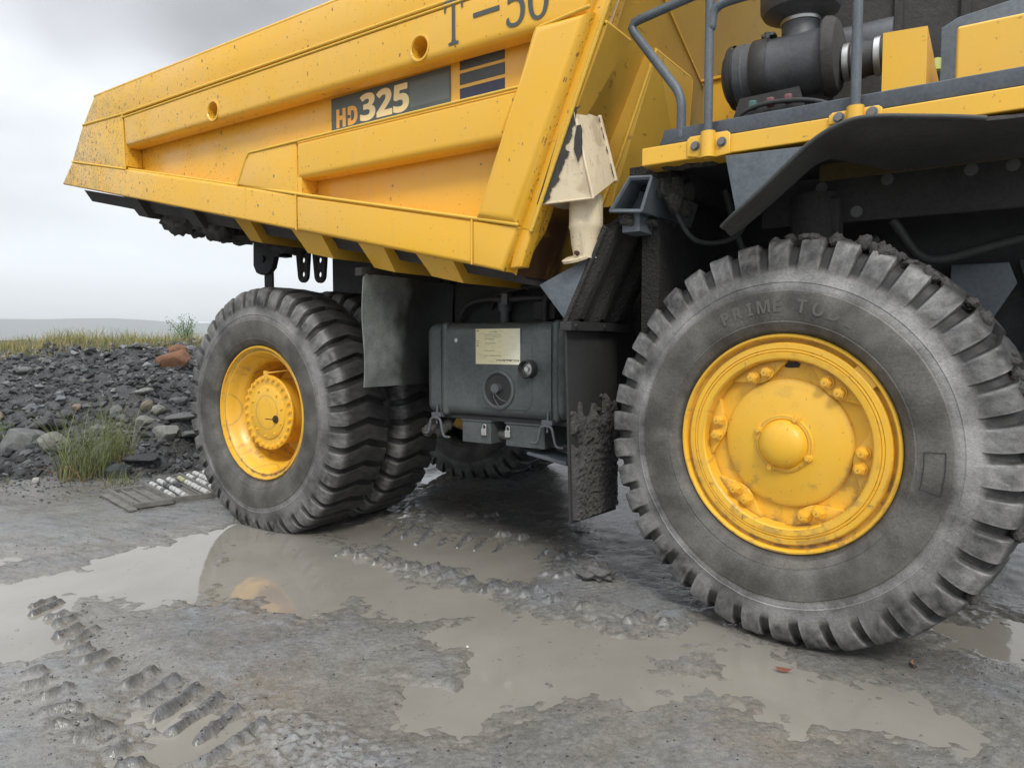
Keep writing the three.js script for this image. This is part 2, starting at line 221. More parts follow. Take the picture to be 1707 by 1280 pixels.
function groundAt(x, z, wantBar) { // height over the water level
  const near = x > -9 && x < 4 && z > -6 && z < 7;
  const far = sstep(14, 4, Math.hypot(x + 2, z - 2));
  let h = 0.017 + 0.024 * fbm2(x * 0.45 + 5, z * 0.45, 3) * (0.3 + 0.7 * far) + 0.5 * sstep(20, 60, Math.hypot(x, z)) * fbm2(x * 0.02, z * 0.02, 3);
  if (!near) return wantBar ? [h + 0.01, 0] : h + 0.01;
  const a = fbm2(x * 1.6 + 3, z * 1.6 + 8, 3), b = fbm2(x * 7, z * 7, 3), film = sstep(-2.3, -3.2, x) * sstep(1.3, 2.0, z) * sstep(-6.0, -4.4, x);
  h += 0.009 * a + 0.0035 * b;
  h = Math.max(h, 0.004 + 0.008 * (a + 0.35) + 0.0035 * b);
  h -= film * (0.010 + 0.012 * fbm2(x * 2.2, z * 3.4, 3));
  let wet = 0;
  for (const q of POOLS) if (x > q.x0 && x < q.x1 && z > q.z0 && z < q.z1) {
    const s = polyDist(q.p, x, z) - 0.05 + 0.20 * fbm2(x * 2.4 + 2, z * 2.4, 3) + 0.12 * fbm2(x * 8, z * 8, 4);
    wet = Math.max(wet, q.d * sstep(-0.26, 0.26, s));
  }
  h -= wet * 0.95 + 0.0 * b;
  let bar = 0;
  for (const [ax, az, bx, bz, r, hh] of BARS) {
    if (x < Math.min(ax, bx) - 0.12 || x > Math.max(ax, bx) + 0.12 || z < Math.min(az, bz) - 0.12 || z > Math.max(az, bz) + 0.12) continue;
    const wx = x + 0.010 * n2(x * 12 + ax * 9, z * 12), wz = z + 0.010 * n2(x * 12, z * 12 + az * 9), ex = bx - ax, ez = bz - az, t = clamp(((wx - ax) * ex + (wz - az) * ez) / (ex * ex + ez * ez + 1e-9)), d = Math.hypot(wx - ax - t * ex, wz - az - t * ez);
    bar = Math.max(bar, hh * sstep(r * 1.3, r * 0.15, d) * (0.85 + 0.2 * n2(x * 6, z * 6)));
  }
  const trough = sstep(0.20, 0.06, Math.abs(z - (3.6 + 0.02 * x))) * sstep(-3.7, -3.3, x) * sstep(-1.1, -1.4, x);
  h = Math.max(mix(h, h * 0.5 - 0.002, trough), -0.05) + bar * (wet > 0.02 ? 1.2 : 1);
  const ch = Math.max(0.9 * sstep(0.5, 0.12, Math.hypot((x + 1.0) * 0.8, (z - 3.52) * 1.8)), 0.35 * sstep(0.25, 0.05, Math.abs(z - 1.86 - 0.02 * x)) * sstep(-2.9, -2.5, x) * sstep(-0.3, -0.6, x), 0.4 * sstep(0.45, 0.1, Math.hypot(x + 1.05, (z - 1.4) * 1.3)));
  if (ch > 0) { const c = Math.abs(fbm2(x * 9 + 4, z * 9, 3)), e = Math.abs(fbm2(x * 22, z * 22, 2)); h += ch * (0.042 * c + 0.016 * e); }
  h += (0.0012 * n2(x * 27, z * 27) + 0.0008 * n2(x * 55 + 3, z * 55)) * sstep(0, 0.02, h);
  if (wantBar) return [h, bar];
  return h;
}
function axis(a, b, s, g, far) { const o = []; for (let v = a; v <= b; v += s) o.push(v); let st = s, v = o[o.length - 1]; while (v < far) { st *= g; v += st; o.push(v); } st = s; v = a; const l = []; while (v > -far) { st *= g; v -= st; l.push(v); } return [...l.reverse(), ...o]; }
function gridMesh(xs, zs, f, col) {
  const nx = xs.length, nz = zs.length, p = new Float32Array(nx * nz * 3), uv = new Float32Array(nx * nz * 2), c = col && new Float32Array(nx * nz * 3), ix = [];
  for (let j = 0; j < nz; j++) for (let i = 0; i < nx; i++) { const k = j * nx + i, x = xs[i], z = zs[j], y = f(x, z); p[k * 3] = x; p[k * 3 + 1] = y; p[k * 3 + 2] = z; uv[k * 2] = x; uv[k * 2 + 1] = z; if (col) c.set(col(x, z, y), k * 3); }
  for (let j = 0; j < nz - 1; j++) for (let i = 0; i < nx - 1; i++) { const k = j * nx + i; ix.push(k, k + nx, k + 1, k + 1, k + nx, k + nx + 1); }
  const g = new THREE.BufferGeometry(); g.setAttribute('position', new THREE.BufferAttribute(p, 3)); g.setAttribute('uv', new THREE.BufferAttribute(uv, 2)); if (col) g.setAttribute('color', new THREE.BufferAttribute(c, 3)); g.setIndex(ix); g.computeVertexNormals(); return g;
}
const wetRough = (() => { const w = 1024, h = 768; const t = dataTex(w, h, (i, j) => { const x = -8 + 11.5 * i / w, z = -3 + 8.6 * j / h, y = groundAt(x, z); const v = clamp(mix(0.07, 0.36, sstep(0.0, 0.030, y)) + 0.20 * fbm2(x * 4, z * 4, 3)); return [v, v, v]; }); t.wrapS = t.wrapT = THREE.MirroredRepeatWrapping; t.repeat.set(1 / 11.5, 1 / 8.6); t.offset.set(8 / 11.5, 3 / 8.6); return t; })();
std('ground', { vertexColors: true, map: rep((() => { const W = rng(404); return dataTex(1024, 1024, (i, j) => { const a = at(N1, i >> 1, j >> 1), c = at(N3, i, j), b = at(N2, i + 90, j), q = W(), q2 = W(); const s = q > 0.993 ? 0.8 * q2 : q < 0.03 ? -0.35 * q2 : 0, v = 0.76 + 0.22 * (a - 0.5) + 0.28 * (b - 0.5) + 0.45 * (c - 0.5) + 0.34 * (q2 - 0.5) + s; return [v, v, v * 0.995]; }, true); })(), 0.55), roughness: 1, roughnessMap: wetRough, bumpMap: rep(grainBump, 2.6), bumpScale: 0.0035 });
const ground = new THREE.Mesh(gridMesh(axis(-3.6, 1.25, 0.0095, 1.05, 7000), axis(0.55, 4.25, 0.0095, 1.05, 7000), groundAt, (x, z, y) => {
  const a = fbm2(x * 0.8 + 30, z * 0.8, 4), b = fbm2(x * 5, z * 5 + 40, 3), w = sstep(0.030, 0.0, y + 0.008 * b), br = groundAt(x, z, true)[1];  // br: whole bars get a darker colour, standing in for their shadowed sides
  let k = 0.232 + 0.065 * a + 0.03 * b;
  const tan = clamp(0.25 + 1.1 * fbm2(x * 1.1 - 8, z * 1.1, 3)), far = sstep(10, 30, Math.hypot(x, z)), underTone = 1 - 0.5 * sstep(1.25, 0.5, z + 0.3 * a) * sstep(-3.6, -2.9, x); k = mix(k, 0.06, far) * underTone * mix(1, 0.55, sstep(0.008, 0.03, br));  // mud colour goes darker under the truck
  const r = k * mix(0.97, 1.05, tan), bl = k * mix(1.03, 0.89, tan); return [mix(r, Math.min(r * 1.2, 0.232 * underTone), w), mix(k, Math.min(k * 1.2, 0.22 * underTone), w), mix(bl, Math.min(bl * 1.2, 0.195 * underTone), w)];
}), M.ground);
ground.name = 'ground'; ground.receiveShadow = true; scene.add(kind(ground, 'structure', 'wet grey mud of the quarry yard with tyre tracks'));
std('water', { color: C(1, 1, 1), map: rep(dataTex(512, 512, (i, j) => { const a = at(N1, i, j), b = at(N3, i, j), c = at(N2, i + 60, j); const k = 0.92 + 0.35 * (a - 0.5) + (b > 0.80 && c > 0.52 ? -0.3 : 0); return [0.27 * k, 0.255 * k, 0.222 * k]; }, true), 0.6), roughness: 0.03, ior: 1.45, bumpMap: rep(softBump, 0.5), bumpScale: 0.0012 });
const water = new THREE.Mesh(gridMesh(axis(-9, 4, 0.5, 9, 1), axis(-6, 6.4, 0.5, 9, 1), () => 0), M.water);
water.name = 'puddle'; water.receiveShadow = true; scene.add(kind(water, 'structure', 'shallow muddy puddles lying in the ruts'));

/* ---------- rubble bank ---------- */
const BASE = [[-12, 7.2], [-9.2, 4.3], [-7.5, 2.5], [-6.35, 1.05], [-6.3, -1.0], [-6.6, -3.6], [-6.0, -7.0], [0, -12]];
function bankDist(x, z) { let d = 1e9, sg = 1; for (let i = 0; i < BASE.length - 1; i++) { const [ax, az] = BASE[i], [bx, bz] = BASE[i + 1], ex = bx - ax, ez = bz - az, t = clamp(((x - ax) * ex + (z - az) * ez) / (ex * ex + ez * ez)), dx = x - ax - t * ex, dz = z - az - t * ez, q = dx * dx + dz * dz; if (q < d) { d = q; sg = ex * dz - ez * dx > 0 ? -1 : 1; } } return -sg * -1 * Math.sqrt(d); }
const bankSide = Math.sign(bankDist(-12, -2)) || 1;
function bankAt(x, z) {
  const d = bankDist(x, z) * bankSide + 0.35 * fbm2(x * 0.7, z * 0.7, 3);
  if (d < 0) return -0.3 + 0.3 * sstep(-1, 0, d);
  const top = 1.22 + 0.16 * fbm2(x * 0.3 + 4, z * 0.3, 3) - 0.30 * Math.exp(-(((z - 3.2) / 1.7) ** 2)) + 0.10 * sstep(2.5, -1.5, z) - 0.08 * sstep(-0.6, 0.5, z) + 0.03;
  return top * Math.pow(sstep(-0.6, 3.6, d), 0.9) * sstep(0, 0.5, d) + 0.12 * fbm2(x * 1.3, z * 1.3 + 9, 4) * sstep(0, 1, d) + 0.05 * fbm2(x * 5, z * 5, 3);
}
const lin = (a, b, s) => { const o = []; for (let v = a; v <= b + 1e-6; v += s) o.push(v); return o; };
std('bank', { vertexColors: true, map: rep(toneFine, 0.4), roughness: 0.9, bumpMap: rep(grainBump, 1.2), bumpScale: 0.05 });
const bank = new THREE.Mesh(gridMesh(lin(-24, -4.6, 0.07), lin(-14, 9, 0.09), bankAt, (x, z, y) => { const a = fbm2(x * 1.5, z * 1.5, 4), k = 0.11 + 0.06 * a; return [k, k * 1.0, k * 1.02]; }), M.bank);
bank.name = 'rubble_bank'; bank.castShadow = bank.receiveShadow = true; scene.add(kind(bank, 'structure', 'bank of dark slate rubble behind the yard'));

function chip(seed, flat = 0.45) { const r = rng(seed), p = []; for (let i = 0; i < 13; i++) { const t = r() * 6.283, u = r() * 2 - 1, s = Math.sqrt(1 - u * u), k = 0.75 + 0.25 * r(); p.push(V(s * Math.cos(t) * k, u * flat * k, s * Math.sin(t) * k * 0.75)); } const g = new ConvexGeometry(p); return clean(g); }
const stoneMat = std('stone', { color: C(1, 1, 1), map: rep(tone, 3), roughness: 0.72, bumpMap: rep(grainBump, 5), bumpScale: 0.02 });
function scatter(name, label, geos, mat, n, seed, place) {
  const R = rng(seed), per = geos.map(() => []); let tries = 0, k = 0;
  while (k < n && tries++ < n * 20) { const q = place(R); if (!q) continue; per[k % geos.length].push(q); k++; }
  geos.forEach((g, i) => {
    const im = new THREE.InstancedMesh(g, mat, per[i].length), m = new THREE.Matrix4(), e = new THREE.Euler(), qt = new THREE.Quaternion();
    per[i].forEach((q, j) => { qt.setFromEuler(e.set(q.rx || 0, q.ry || 0, q.rz || 0, 'YXZ')); m.compose(V(q.x, q.y, q.z), qt, V(q.s * (q.sx || 1), q.s * (q.sy || 1), q.s)); im.setMatrixAt(j, m); im.setColorAt(j, C(...q.c)); });
    im.name = numbered(name); im.castShadow = im.receiveShadow = true; scene.add(kind(im, 'stuff', label));
  });
}
const chips = [1, 2, 3, 4].map(k => chip(k * 31, 0.3 + 0.1 * k));
const greys = (R) => { const t = R(), k = t < 0.5 ? 0.09 + 0.08 * R() : t < 0.88 ? 0.17 + 0.18 * R() : 0.36 + 0.3 * R(), b = 0.97 + 0.1 * R(); return [k * (2 - b), k, k * b]; };
scatter('loose_rubble', 'small dark slate chips covering the bank', chips, stoneMat, 44000, 5, R => { const x = -13.5 + 8.6 * R(), z = -4.2 + 9.5 * R(), y = bankAt(x, z); if (y < 0.015 || bankDist(x, z) * bankSide > 4.4) return null; const s = 0.007 + 0.09 * Math.pow(R(), 6.5); return { x, y: y + s * 0.15, z, s, rx: 0.7 * (R() - 0.5), rz: 0.7 * (R() - 0.5), ry: R() * 6.28, sy: 0.7 + 0.6 * R(), c: greys(R) }; });
scatter('bank_foot_gravel', 'grey grit spread along the foot of the bank', chips, stoneMat, 5000, 15, R => { const x = -8.5 + 3.6 * R(), z = -1 + 4.6 * R(), y = Math.max(groundAt(x, z), bankAt(x, z)), d = bankDist(x, z) * bankSide; if (d < -1.1 || d > 0.5 || R() > Math.exp((d - 0.2) * 1.8)) return null; const s = 0.006 + 0.02 * R() ** 3; return { x, y, z, s, ry: R() * 6.28, rx: R() - 0.5, c: greys(R) }; });
scatter('yard_grit', 'pale grit lying on the mud', chips.slice(0, 2), stoneMat, 11000, 25, R => { const x = -5 + 6.2 * R(), z = 0.9 + 3.4 * R(), y = groundAt(x, z); if (y < 0.004) return null; const s = 0.0018 + 0.008 * R() ** 6; return { x, y, z, s, ry: R() * 6.28, c: R() < 0.12 ? [0.55, 0.53, 0.5] : greys(R) }; });
scatter('mud_crumbs', 'crumbs of mud thrown up beside the tracks', [lump(0, 0, 0, 1, 0.7, 1, 3, 0.5, 1.6, 1), lump(0, 0, 0, 1.2, 0.8, 0.9, 9, 0.5, 1.6, 1)].map(clean), std('mudLight', { color: C(0.16, 0.157, 0.15), map: rep(tone, 6), roughness: 0.7 }), 700, 35, R => { const b = BARS[(R() * BARS.length) | 0], t = R(), x = mix(b[0], b[2], t) + 0.22 * (R() + R() + R() - 1.5), z = mix(b[1], b[3], t) + 0.16 * (R() + R() + R() - 1.5), y = groundAt(x, z); if (y < 0.003) return null; const s = 0.002 + 0.009 * R() ** 3; return { x, y, z, s, ry: R() * 6.28, c: [1, 1, 1] }; });

// rocks that can be told apart on the bank
function rockThing(name, label, cat, px, pz, s, sy, sz, ry, col, seed, grp, up = 0.25, rz = 0) {
  const g = chip(seed, 1), p = g.attributes.position, v = V();
  const geo = (() => { let q = new THREE.IcosahedronGeometry(1, 6), a = q.attributes.position; const R = rng(seed), planes = []; for (let i = 0; i < 13; i++) { const t = R() * 6.283, u = R() * 2 - 1, w = Math.sqrt(1 - u * u); planes.push([w * Math.cos(t), u, w * Math.sin(t), 0.62 + 0.28 * R()]); } for (let i = 0; i < a.count; i++) { v.fromBufferAttribute(a, i); let k = 1; for (const [x, y, z, d] of planes) { const dt = v.x * x + v.y * y + v.z * z; if (dt > 0) k = Math.min(k, d / dt); } k *= 1 + 0.035 * fbm3(v.x * 4 + seed, v.y * 4, v.z * 4, 3); a.setXYZ(i, v.x * k, v.y * k, v.z * k); } return toCreasedNormals(q, 0.5); })();
  geo.scale(s, s * sy, s * sz); geo.rotateZ(rz); geo.rotateY(ry);
  const mat = new THREE.MeshPhysicalMaterial({ name: 'rock', color: C(...col), map: rep(tone, 4), roughness: 0.8, bumpMap: rep(grainBump, 5), bumpScale: 0.02 });
  const m = part(name, geo, mat, scene); m.position.set(px, Math.max(bankAt(px, pz), groundAt(px, pz)) + s * sy * up, pz); return tag(m, label, cat, grp);
}

/* ---------- the truck ---------- */
std('darkCoat', { color: C(0.032, 0.031, 0.03), map: rep(tone, 2), roughness: 0.95, bumpMap: rep(grainBump, 2), bumpScale: 0.02 });
const truck = group('dump_truck', scene);
tag(truck, 'big yellow mining dump truck standing in a muddy puddle in the quarry yard', 'dump truck');
const yb = (x) => 1.797 - 0.2146 * (x + 1.383); // bottom line of the body side
{ // tipper body
  const body = group('tipper_body', truck);
  part('side_panel', bore(slab([[-5.80, 3.55], [-6.03, 3.36], [-6.44, 2.88], [-1.40, 1.81], [-1.24, 2.02], [-0.80, 3.05], [-0.62, 3.55]], 1.70, 1.745, 0.004), [[-4.027, 3.122, 0.062], [-1.98, 3.11, 0.062]]), M.bodyPaint, body);
  part('top_strip', slab([[-5.822, 3.575], [-6.036, 3.368], [-5.33, 3.34], [-0.70, 3.322], [-0.60, 3.57]], 1.745, 1.884, 0.012), M.bodyPaint, body);
  part('top_rail', bore(slab([[-5.333, 3.318], [-5.30, 3.05], [-0.88, 3.02], [-0.74, 3.30]], 1.745, 1.90, 0.045, [], 6), [[-4.027, 3.122, 0.062], [-1.98, 3.11, 0.062]]), M.bodyPaint, body);
  for (const [x, y] of [[-4.027, 3.122], [-1.98, 3.11]]) { const g = lathe([[0.078, 1.898], [0.076, 1.904], [0.066, 1.905], [0.0605, 1.898], [0.0595, 1.75]], 40); g.translate(x, y, 0); part('drain_hole_collar', g, M.bodyPaint, body); }
  part('tail_plate', slab([[-6.04, 3.352], [-6.256, 3.07], [-5.372, 2.882], [-5.305, 2.90], [-5.336, 3.335]], 1.745, 1.890, 0.008), M.bodyPaint, body);
  part('bottom_rail', slab([[-6.256, 3.062], [-6.458, 2.887], [-3.11, yb(-3.11)], [-3.10, 2.405], [-5.30, 2.872]], 1.745, 1.897, 0.022, [], 5), M.bodyPaint, body);
  part('bottom_rail', slab([[-3.104, 2.402], [-3.104, yb(-3.104)], [-1.60, yb(-1.6)], [-1.575, 2.094]], 1.745, 1.90, 0.03, [], 5), M.bodyPaint, body);
  part('corner_block', slab([[-1.598, 2.09], [-1.60, yb(-1.6)], [-1.395, 1.797], [-1.285, 2.03]], 1.745, 1.904, 0.02, [], 4), M.bodyPaint, body);
  part('patch_plate', slab([[-3.756, 2.552], [-3.634, 2.752], [-3.10, 2.752], [-3.10, 2.414]], 1.745, 1.892, 0.008), M.bodyPaint, body);
  part('side_rib', slab([[-3.097, 2.754], [-1.28, 2.748], [-1.39, 2.50], [-3.097, 2.503]], 1.745, 1.90, 0.042, [], 6), M.bodyPaint, body);
  part('side_rib_end', slab([[-3.098, 2.53], [-3.098, 2.40], [-3.055, 2.39], [-3.055, 2.53]], 1.745, 1.89, 0.006), M.bodyPaint, body);
  part('corner_post', slab([[-1.572, 2.096], [-1.287, 2.032], [-0.85, 3.03], [-1.178, 3.035]], 1.745, 1.93, 0.055, [], 7), M.bodyPaint, body);
  part('front_flange', slab([[-1.31, 2.02], [-1.228, 2.005], [-0.56, 3.57], [-0.68, 3.57]], 1.775, 1.862, 0.012), M.bodyPaint, body);
  part('weld_bead', [bead([[-6.03, 3.358, 1.888], [-5.33, 3.333, 1.89], [-0.72, 3.318, 1.892]], 0.011), bead([[-5.33, 3.300, 1.897], [-0.78, 3.292, 1.90]], 0.008)], M.weld, body);
  part('weld_bead', [bead([[-5.335, 3.33, 1.893], [-5.31, 2.88, 1.895]], 0.008), bead([[-6.25, 3.066, 1.893], [-5.31, 2.872, 1.895]], 0.008)], M.weld, body);
  part('weld_bead', [bead([[-5.30, 2.876, 1.87], [-3.76, 2.552, 1.87], [-3.11, 2.412, 1.895], [-1.58, 2.098, 1.90], [-1.29, 2.036, 1.91]], 0.010)], M.weld, body);
  part('weld_bead', [bead([[-3.103, 2.40, 1.899], [-3.106, 2.17, 1.899]], 0.006), bead([[-3.66, 2.52, 1.897], [-3.66, 2.30, 1.897]], 0.005), bead([[-1.599, 2.09, 1.904], [-1.601, 1.85, 1.904]], 0.006)], M.weld, body);
  part('weld_bead', [bead([[-3.76, 2.552, 1.89], [-3.634, 2.757, 1.89], [-3.1, 2.757, 1.895], [-1.29, 2.752, 1.90]], 0.009), bead([[-1.575, 2.10, 1.86], [-1.40, 2.50, 1.88], [-1.285, 2.75, 1.89], [-1.18, 3.03, 1.89], [-0.86, 3.045, 1.92]], 0.010)], M.weld, body);
  part('front_flange', slab([[-1.315, 2.03], [-1.228, 2.01], [-1.30, 1.82], [-1.375, 1.815]], 1.775, 1.858, 0.01), M.bodyPaint, body);
  part('weld_bead', [bead([[-1.232, 2.005, 1.862], [-0.566, 3.57, 1.864]], 0.012)], M.weld, body);
  part('top_lip', [bead([[-5.83, 3.575, 1.87], [-0.6, 3.572, 1.87]], 0.016)], M.bodyPaint, body);
  part('inner_wall', box(-5.4, -1.0, 2.9, 3.5, 1.60, 1.63), M.dullYellow, body);
  // floor with its cross members
  part('floor', prism([[-6.42, 2.86, 1.72], [-1.38, 1.80, 1.72], [-1.38, 1.74, 1.66], [-6.40, 2.76, 1.66]], [[-6.42, 2.86, -1.72], [-1.38, 1.80, -1.72], [-1.38, 1.74, -1.66], [-6.40, 2.76, -1.66]]), M.dustyBlack, body);
  for (const [x, w, dp, clean_] of [[-5.42, 0.22, 0.15, 0], [-3.84, 0.2, 0.15, 1], [-3.12, 0.32, 0.15, 2], [-2.50, 0.24, 0.15, 2], [-1.97, 0.30, 0.125, 2], [-4.6, 0.22, 0.13, 0]]) {
    const a = x - w / 2, b = x + w / 2, f = (xx, d, z) => [xx, yb(xx) - d, z];
    part('cross_member', prism([f(a, -0.03, 1.83), f(b, -0.03, 1.83), f(b, dp, 1.70), f(a + 0.05, dp, 1.70)], [f(a, -0.03, -1.7), f(b, -0.03, -1.7), f(b, dp, -1.65), f(a + 0.05, dp, -1.65)]), clean_ === 2 ? M.yellow : clean_ ? M.dullYellow : M.dustyBlack, body);
  }
  const mudUnder = []; { const R = rng(8); for (let i = 0; i < 34; i++) { const x = -5.35 + 1.35 * R(), z = 1.1 + 0.5 * R(); mudUnder.push(lump(x, yb(x) - 0.12 - 0.05 * R(), z, 0.08 + 0.1 * R(), 0.05 + 0.05 * R(), 0.1, i, 0.5, 3, 3)); } }
  part('caked_mud', mudUnder, M.mud, body);
  // front wall with its stiffeners, rust and scorched paint
  const fw = z => [[-1.40, 1.80, z], [-1.37, 1.78, z], [-1.285, 2.02, z], [-0.42, 4.06, z], [-0.47, 4.06, z], [-1.33, 2.02, z]];
  const wallTex = dataTex(512, 512, (i, j) => { const z = -2 + 4 * i / 512, y = 1.7 + 2 * j / 512, a = at(N1, i * 2, j), b = at(N2, i, j * 2), c = at(N3, i, j);
    const rust = clamp(4.0 * (0.55 * a + 0.45 * b - 0.26) * sstep(2.35, 2.0, y + 0.25 * (b - 0.5)) * sstep(1.0, 1.3, z)) * sstep(0.30, 0.48, at(N1, i * 4, j >> 1)) + 0.5 * sstep(0.25, 0.0, Math.hypot(z - 1.45, (y - 2.75) * 0.8)) * a + (c > 0.80 ? 0.4 : 0);
    const k = clamp(rust), d = clamp(0.5 + 1.3 * (a - 0.5)); return [mix(mix(0.66, 0.52, d), 0.10, k), mix(mix(0.38, 0.33, d), 0.05, k), mix(mix(0.035, 0.06, d), 0.025, k)]; }, true);
  wallTex.repeat.set(1 / 4, 1 / 2); wallTex.offset.set(0.5, -0.85);
  std('wallPaint', { map: wallTex, roughness: 0.6, bumpMap: rep(softBump, 1), bumpScale: 0.003 });
  std('rust', { color: C(0.085, 0.045, 0.03), map: rep(tone, 4), roughness: 0.9 });
  part('front_wall', prism(fw(1.80), fw(-1.80)), M.wallPaint, body);
  part('stiffener', prism([[-0.79, 2.97, 1.85], [-0.79, 2.97, 1.60], [-1.03, 2.45, 1.79], [-1.03, 2.45, 1.85]], [[-0.95, 2.97, 1.85], [-0.95, 2.97, 1.60], [-1.20, 2.40, 1.79], [-1.20, 2.40, 1.85]]), M.wallPaint, body);
  part('stiffener', prism([[-0.78, 3.02, 1.27], [-0.78, 3.02, 0.74], [-0.86, 2.3, 0.66], [-1.05, 2.2, 1.29], [-1.0, 2.44, 1.31]], [[-1.0, 3.02, 1.27], [-1.0, 3.02, 0.74], [-1.2, 2.3, 0.66], [-1.25, 2.2, 1.29], [-1.2, 2.44, 1.31]]), M.wallPaint, body);
  part('weld_bead', [bead([[-0.80, 2.98, 1.85], [-0.80, 2.98, 1.59]], 0.010), bead([[-0.79, 3.02, 1.28], [-1.0, 2.44, 1.31], [-1.2, 2.0, 1.31]], 0.010), bead([[-0.79, 3.03, 1.28], [-0.79, 3.03, 0.73], [-0.86, 2.4, 0.67]], 0.010), bead([[-0.70, 3.40, 1.7], [-0.86, 3.03, 0.2]], 0.009)], M.weld, body);
  // printed plates
  const plateTex = (() => { const c = document.createElement('canvas'); c.width = 1024; c.height = 208; const k = c.getContext('2d'); k.fillStyle = '#55605e'; k.fillRect(0, 0, 1024, 208);
    const R = rng(6); for (let i = 0; i < 260; i++) { k.strokeStyle = `rgba(${R() < 0.5 ? '125,135,132' : '50,60,62'},${0.04 + 0.10 * R()})`; k.lineWidth = 1 + 4 * R(); const x = 420 + R() * 600, y = R() * 208; k.beginPath(); k.moveTo(x, y); k.lineTo(x + 120 * R(), y + 30 * (R() - 0.5)); k.stroke(); }
    k.fillStyle = 'rgba(150,160,158,0.25)'; k.fillRect(700, 30, 310, 150);
    k.textBaseline = 'alphabetic'; const word = (s, x0, x1, y, cap, fill) => { k.font = 'bold 200px sans-serif'; const w = k.measureText(s).width; k.save(); k.translate(x0, y); k.scale((x1 - x0) / w, cap / 144); k.fillStyle = fill; k.strokeStyle = fill; k.lineWidth = 9; k.lineJoin = 'round'; k.fillText(s, 0, 0); k.strokeText(s, 0, 0); k.restore(); };
    word('HD', 36, 252, 192, 112, '#efb14e'); k.fillStyle = '#4d5552'; k.fillRect(150, 130, 30, 20);
    const g = k.createLinearGradient(280, 0, 720, 0); g.addColorStop(0, '#f7e4ac'); g.addColorStop(1, '#eae2ba'); word('325', 268, 700, 186, 158, g);
    const t = new THREE.CanvasTexture(c); t.colorSpace = THREE.SRGBColorSpace; return t; })();
  function plane(name, x0, x1, y0, y1, z, mat, parent) { const g = new THREE.PlaneGeometry(x1 - x0, y1 - y0); g.translate((x0 + x1) / 2, (y0 + y1) / 2, z); const m = new THREE.Mesh(g, mat); m.name = numbered(name); m.receiveShadow = true; parent.add(m); return m; }
  std('plate', { map: plateTex, roughness: 0.45 });
  plane('model_plate', -2.908, -1.872, 2.822, 3.034, 1.7485, M.plate, body);
  std('stripeGrey', { color: C(0.095, 0.12, 0.125), map: rep(tone, 2), roughness: 0.45 }); std('stripeBlue', { color: C(0.05, 0.055, 0.12), map: rep(tone, 2), roughness: 0.45 });
  part('stripe', box(-1.805, -1.484, 2.990, 3.052, 1.744, 1.7485, 0.001), M.stripeGrey, body); part('stripe', box(-1.805, -1.484, 2.907, 2.971, 1.744, 1.7485, 0.001), M.stripeGrey, body); part('stripe', box(-1.805, -1.484, 2.815, 2.886, 1.744, 1.7485, 0.001), M.stripeBlue, body);
  const numTex = (() => { const c = document.createElement('canvas'); c.width = 1024; c.height = 420; const k = c.getContext('2d'); k.clearRect(0, 0, 1024, 420); k.fillStyle = '#4b5150'; k.textBaseline = 'alphabetic'; k.font = '400px serif';
    k.save(); k.translate(40, 388); k.scale(0.78, 1.18); k.fillText('T', 0, 0); k.restore(); k.fillRect(318, 205, 235, 34);
    k.save(); k.translate(590, 388); k.scale(0.92, 1.18); k.fillText('5', 0, 0); k.restore(); k.save(); k.translate(775, 388); k.scale(0.92, 1.18); k.fillText('0', 0, 0); k.restore();
    const t = new THREE.CanvasTexture(c); t.colorSpace = THREE.SRGBColorSpace; return t; })();
  std('number', { map: numTex, transparent: true, alphaTest: 0.5, roughness: 0.5 });
  plane('fleet_number', -1.825, -1.05, 3.045, 3.35, 1.9045, M.number, body);
}

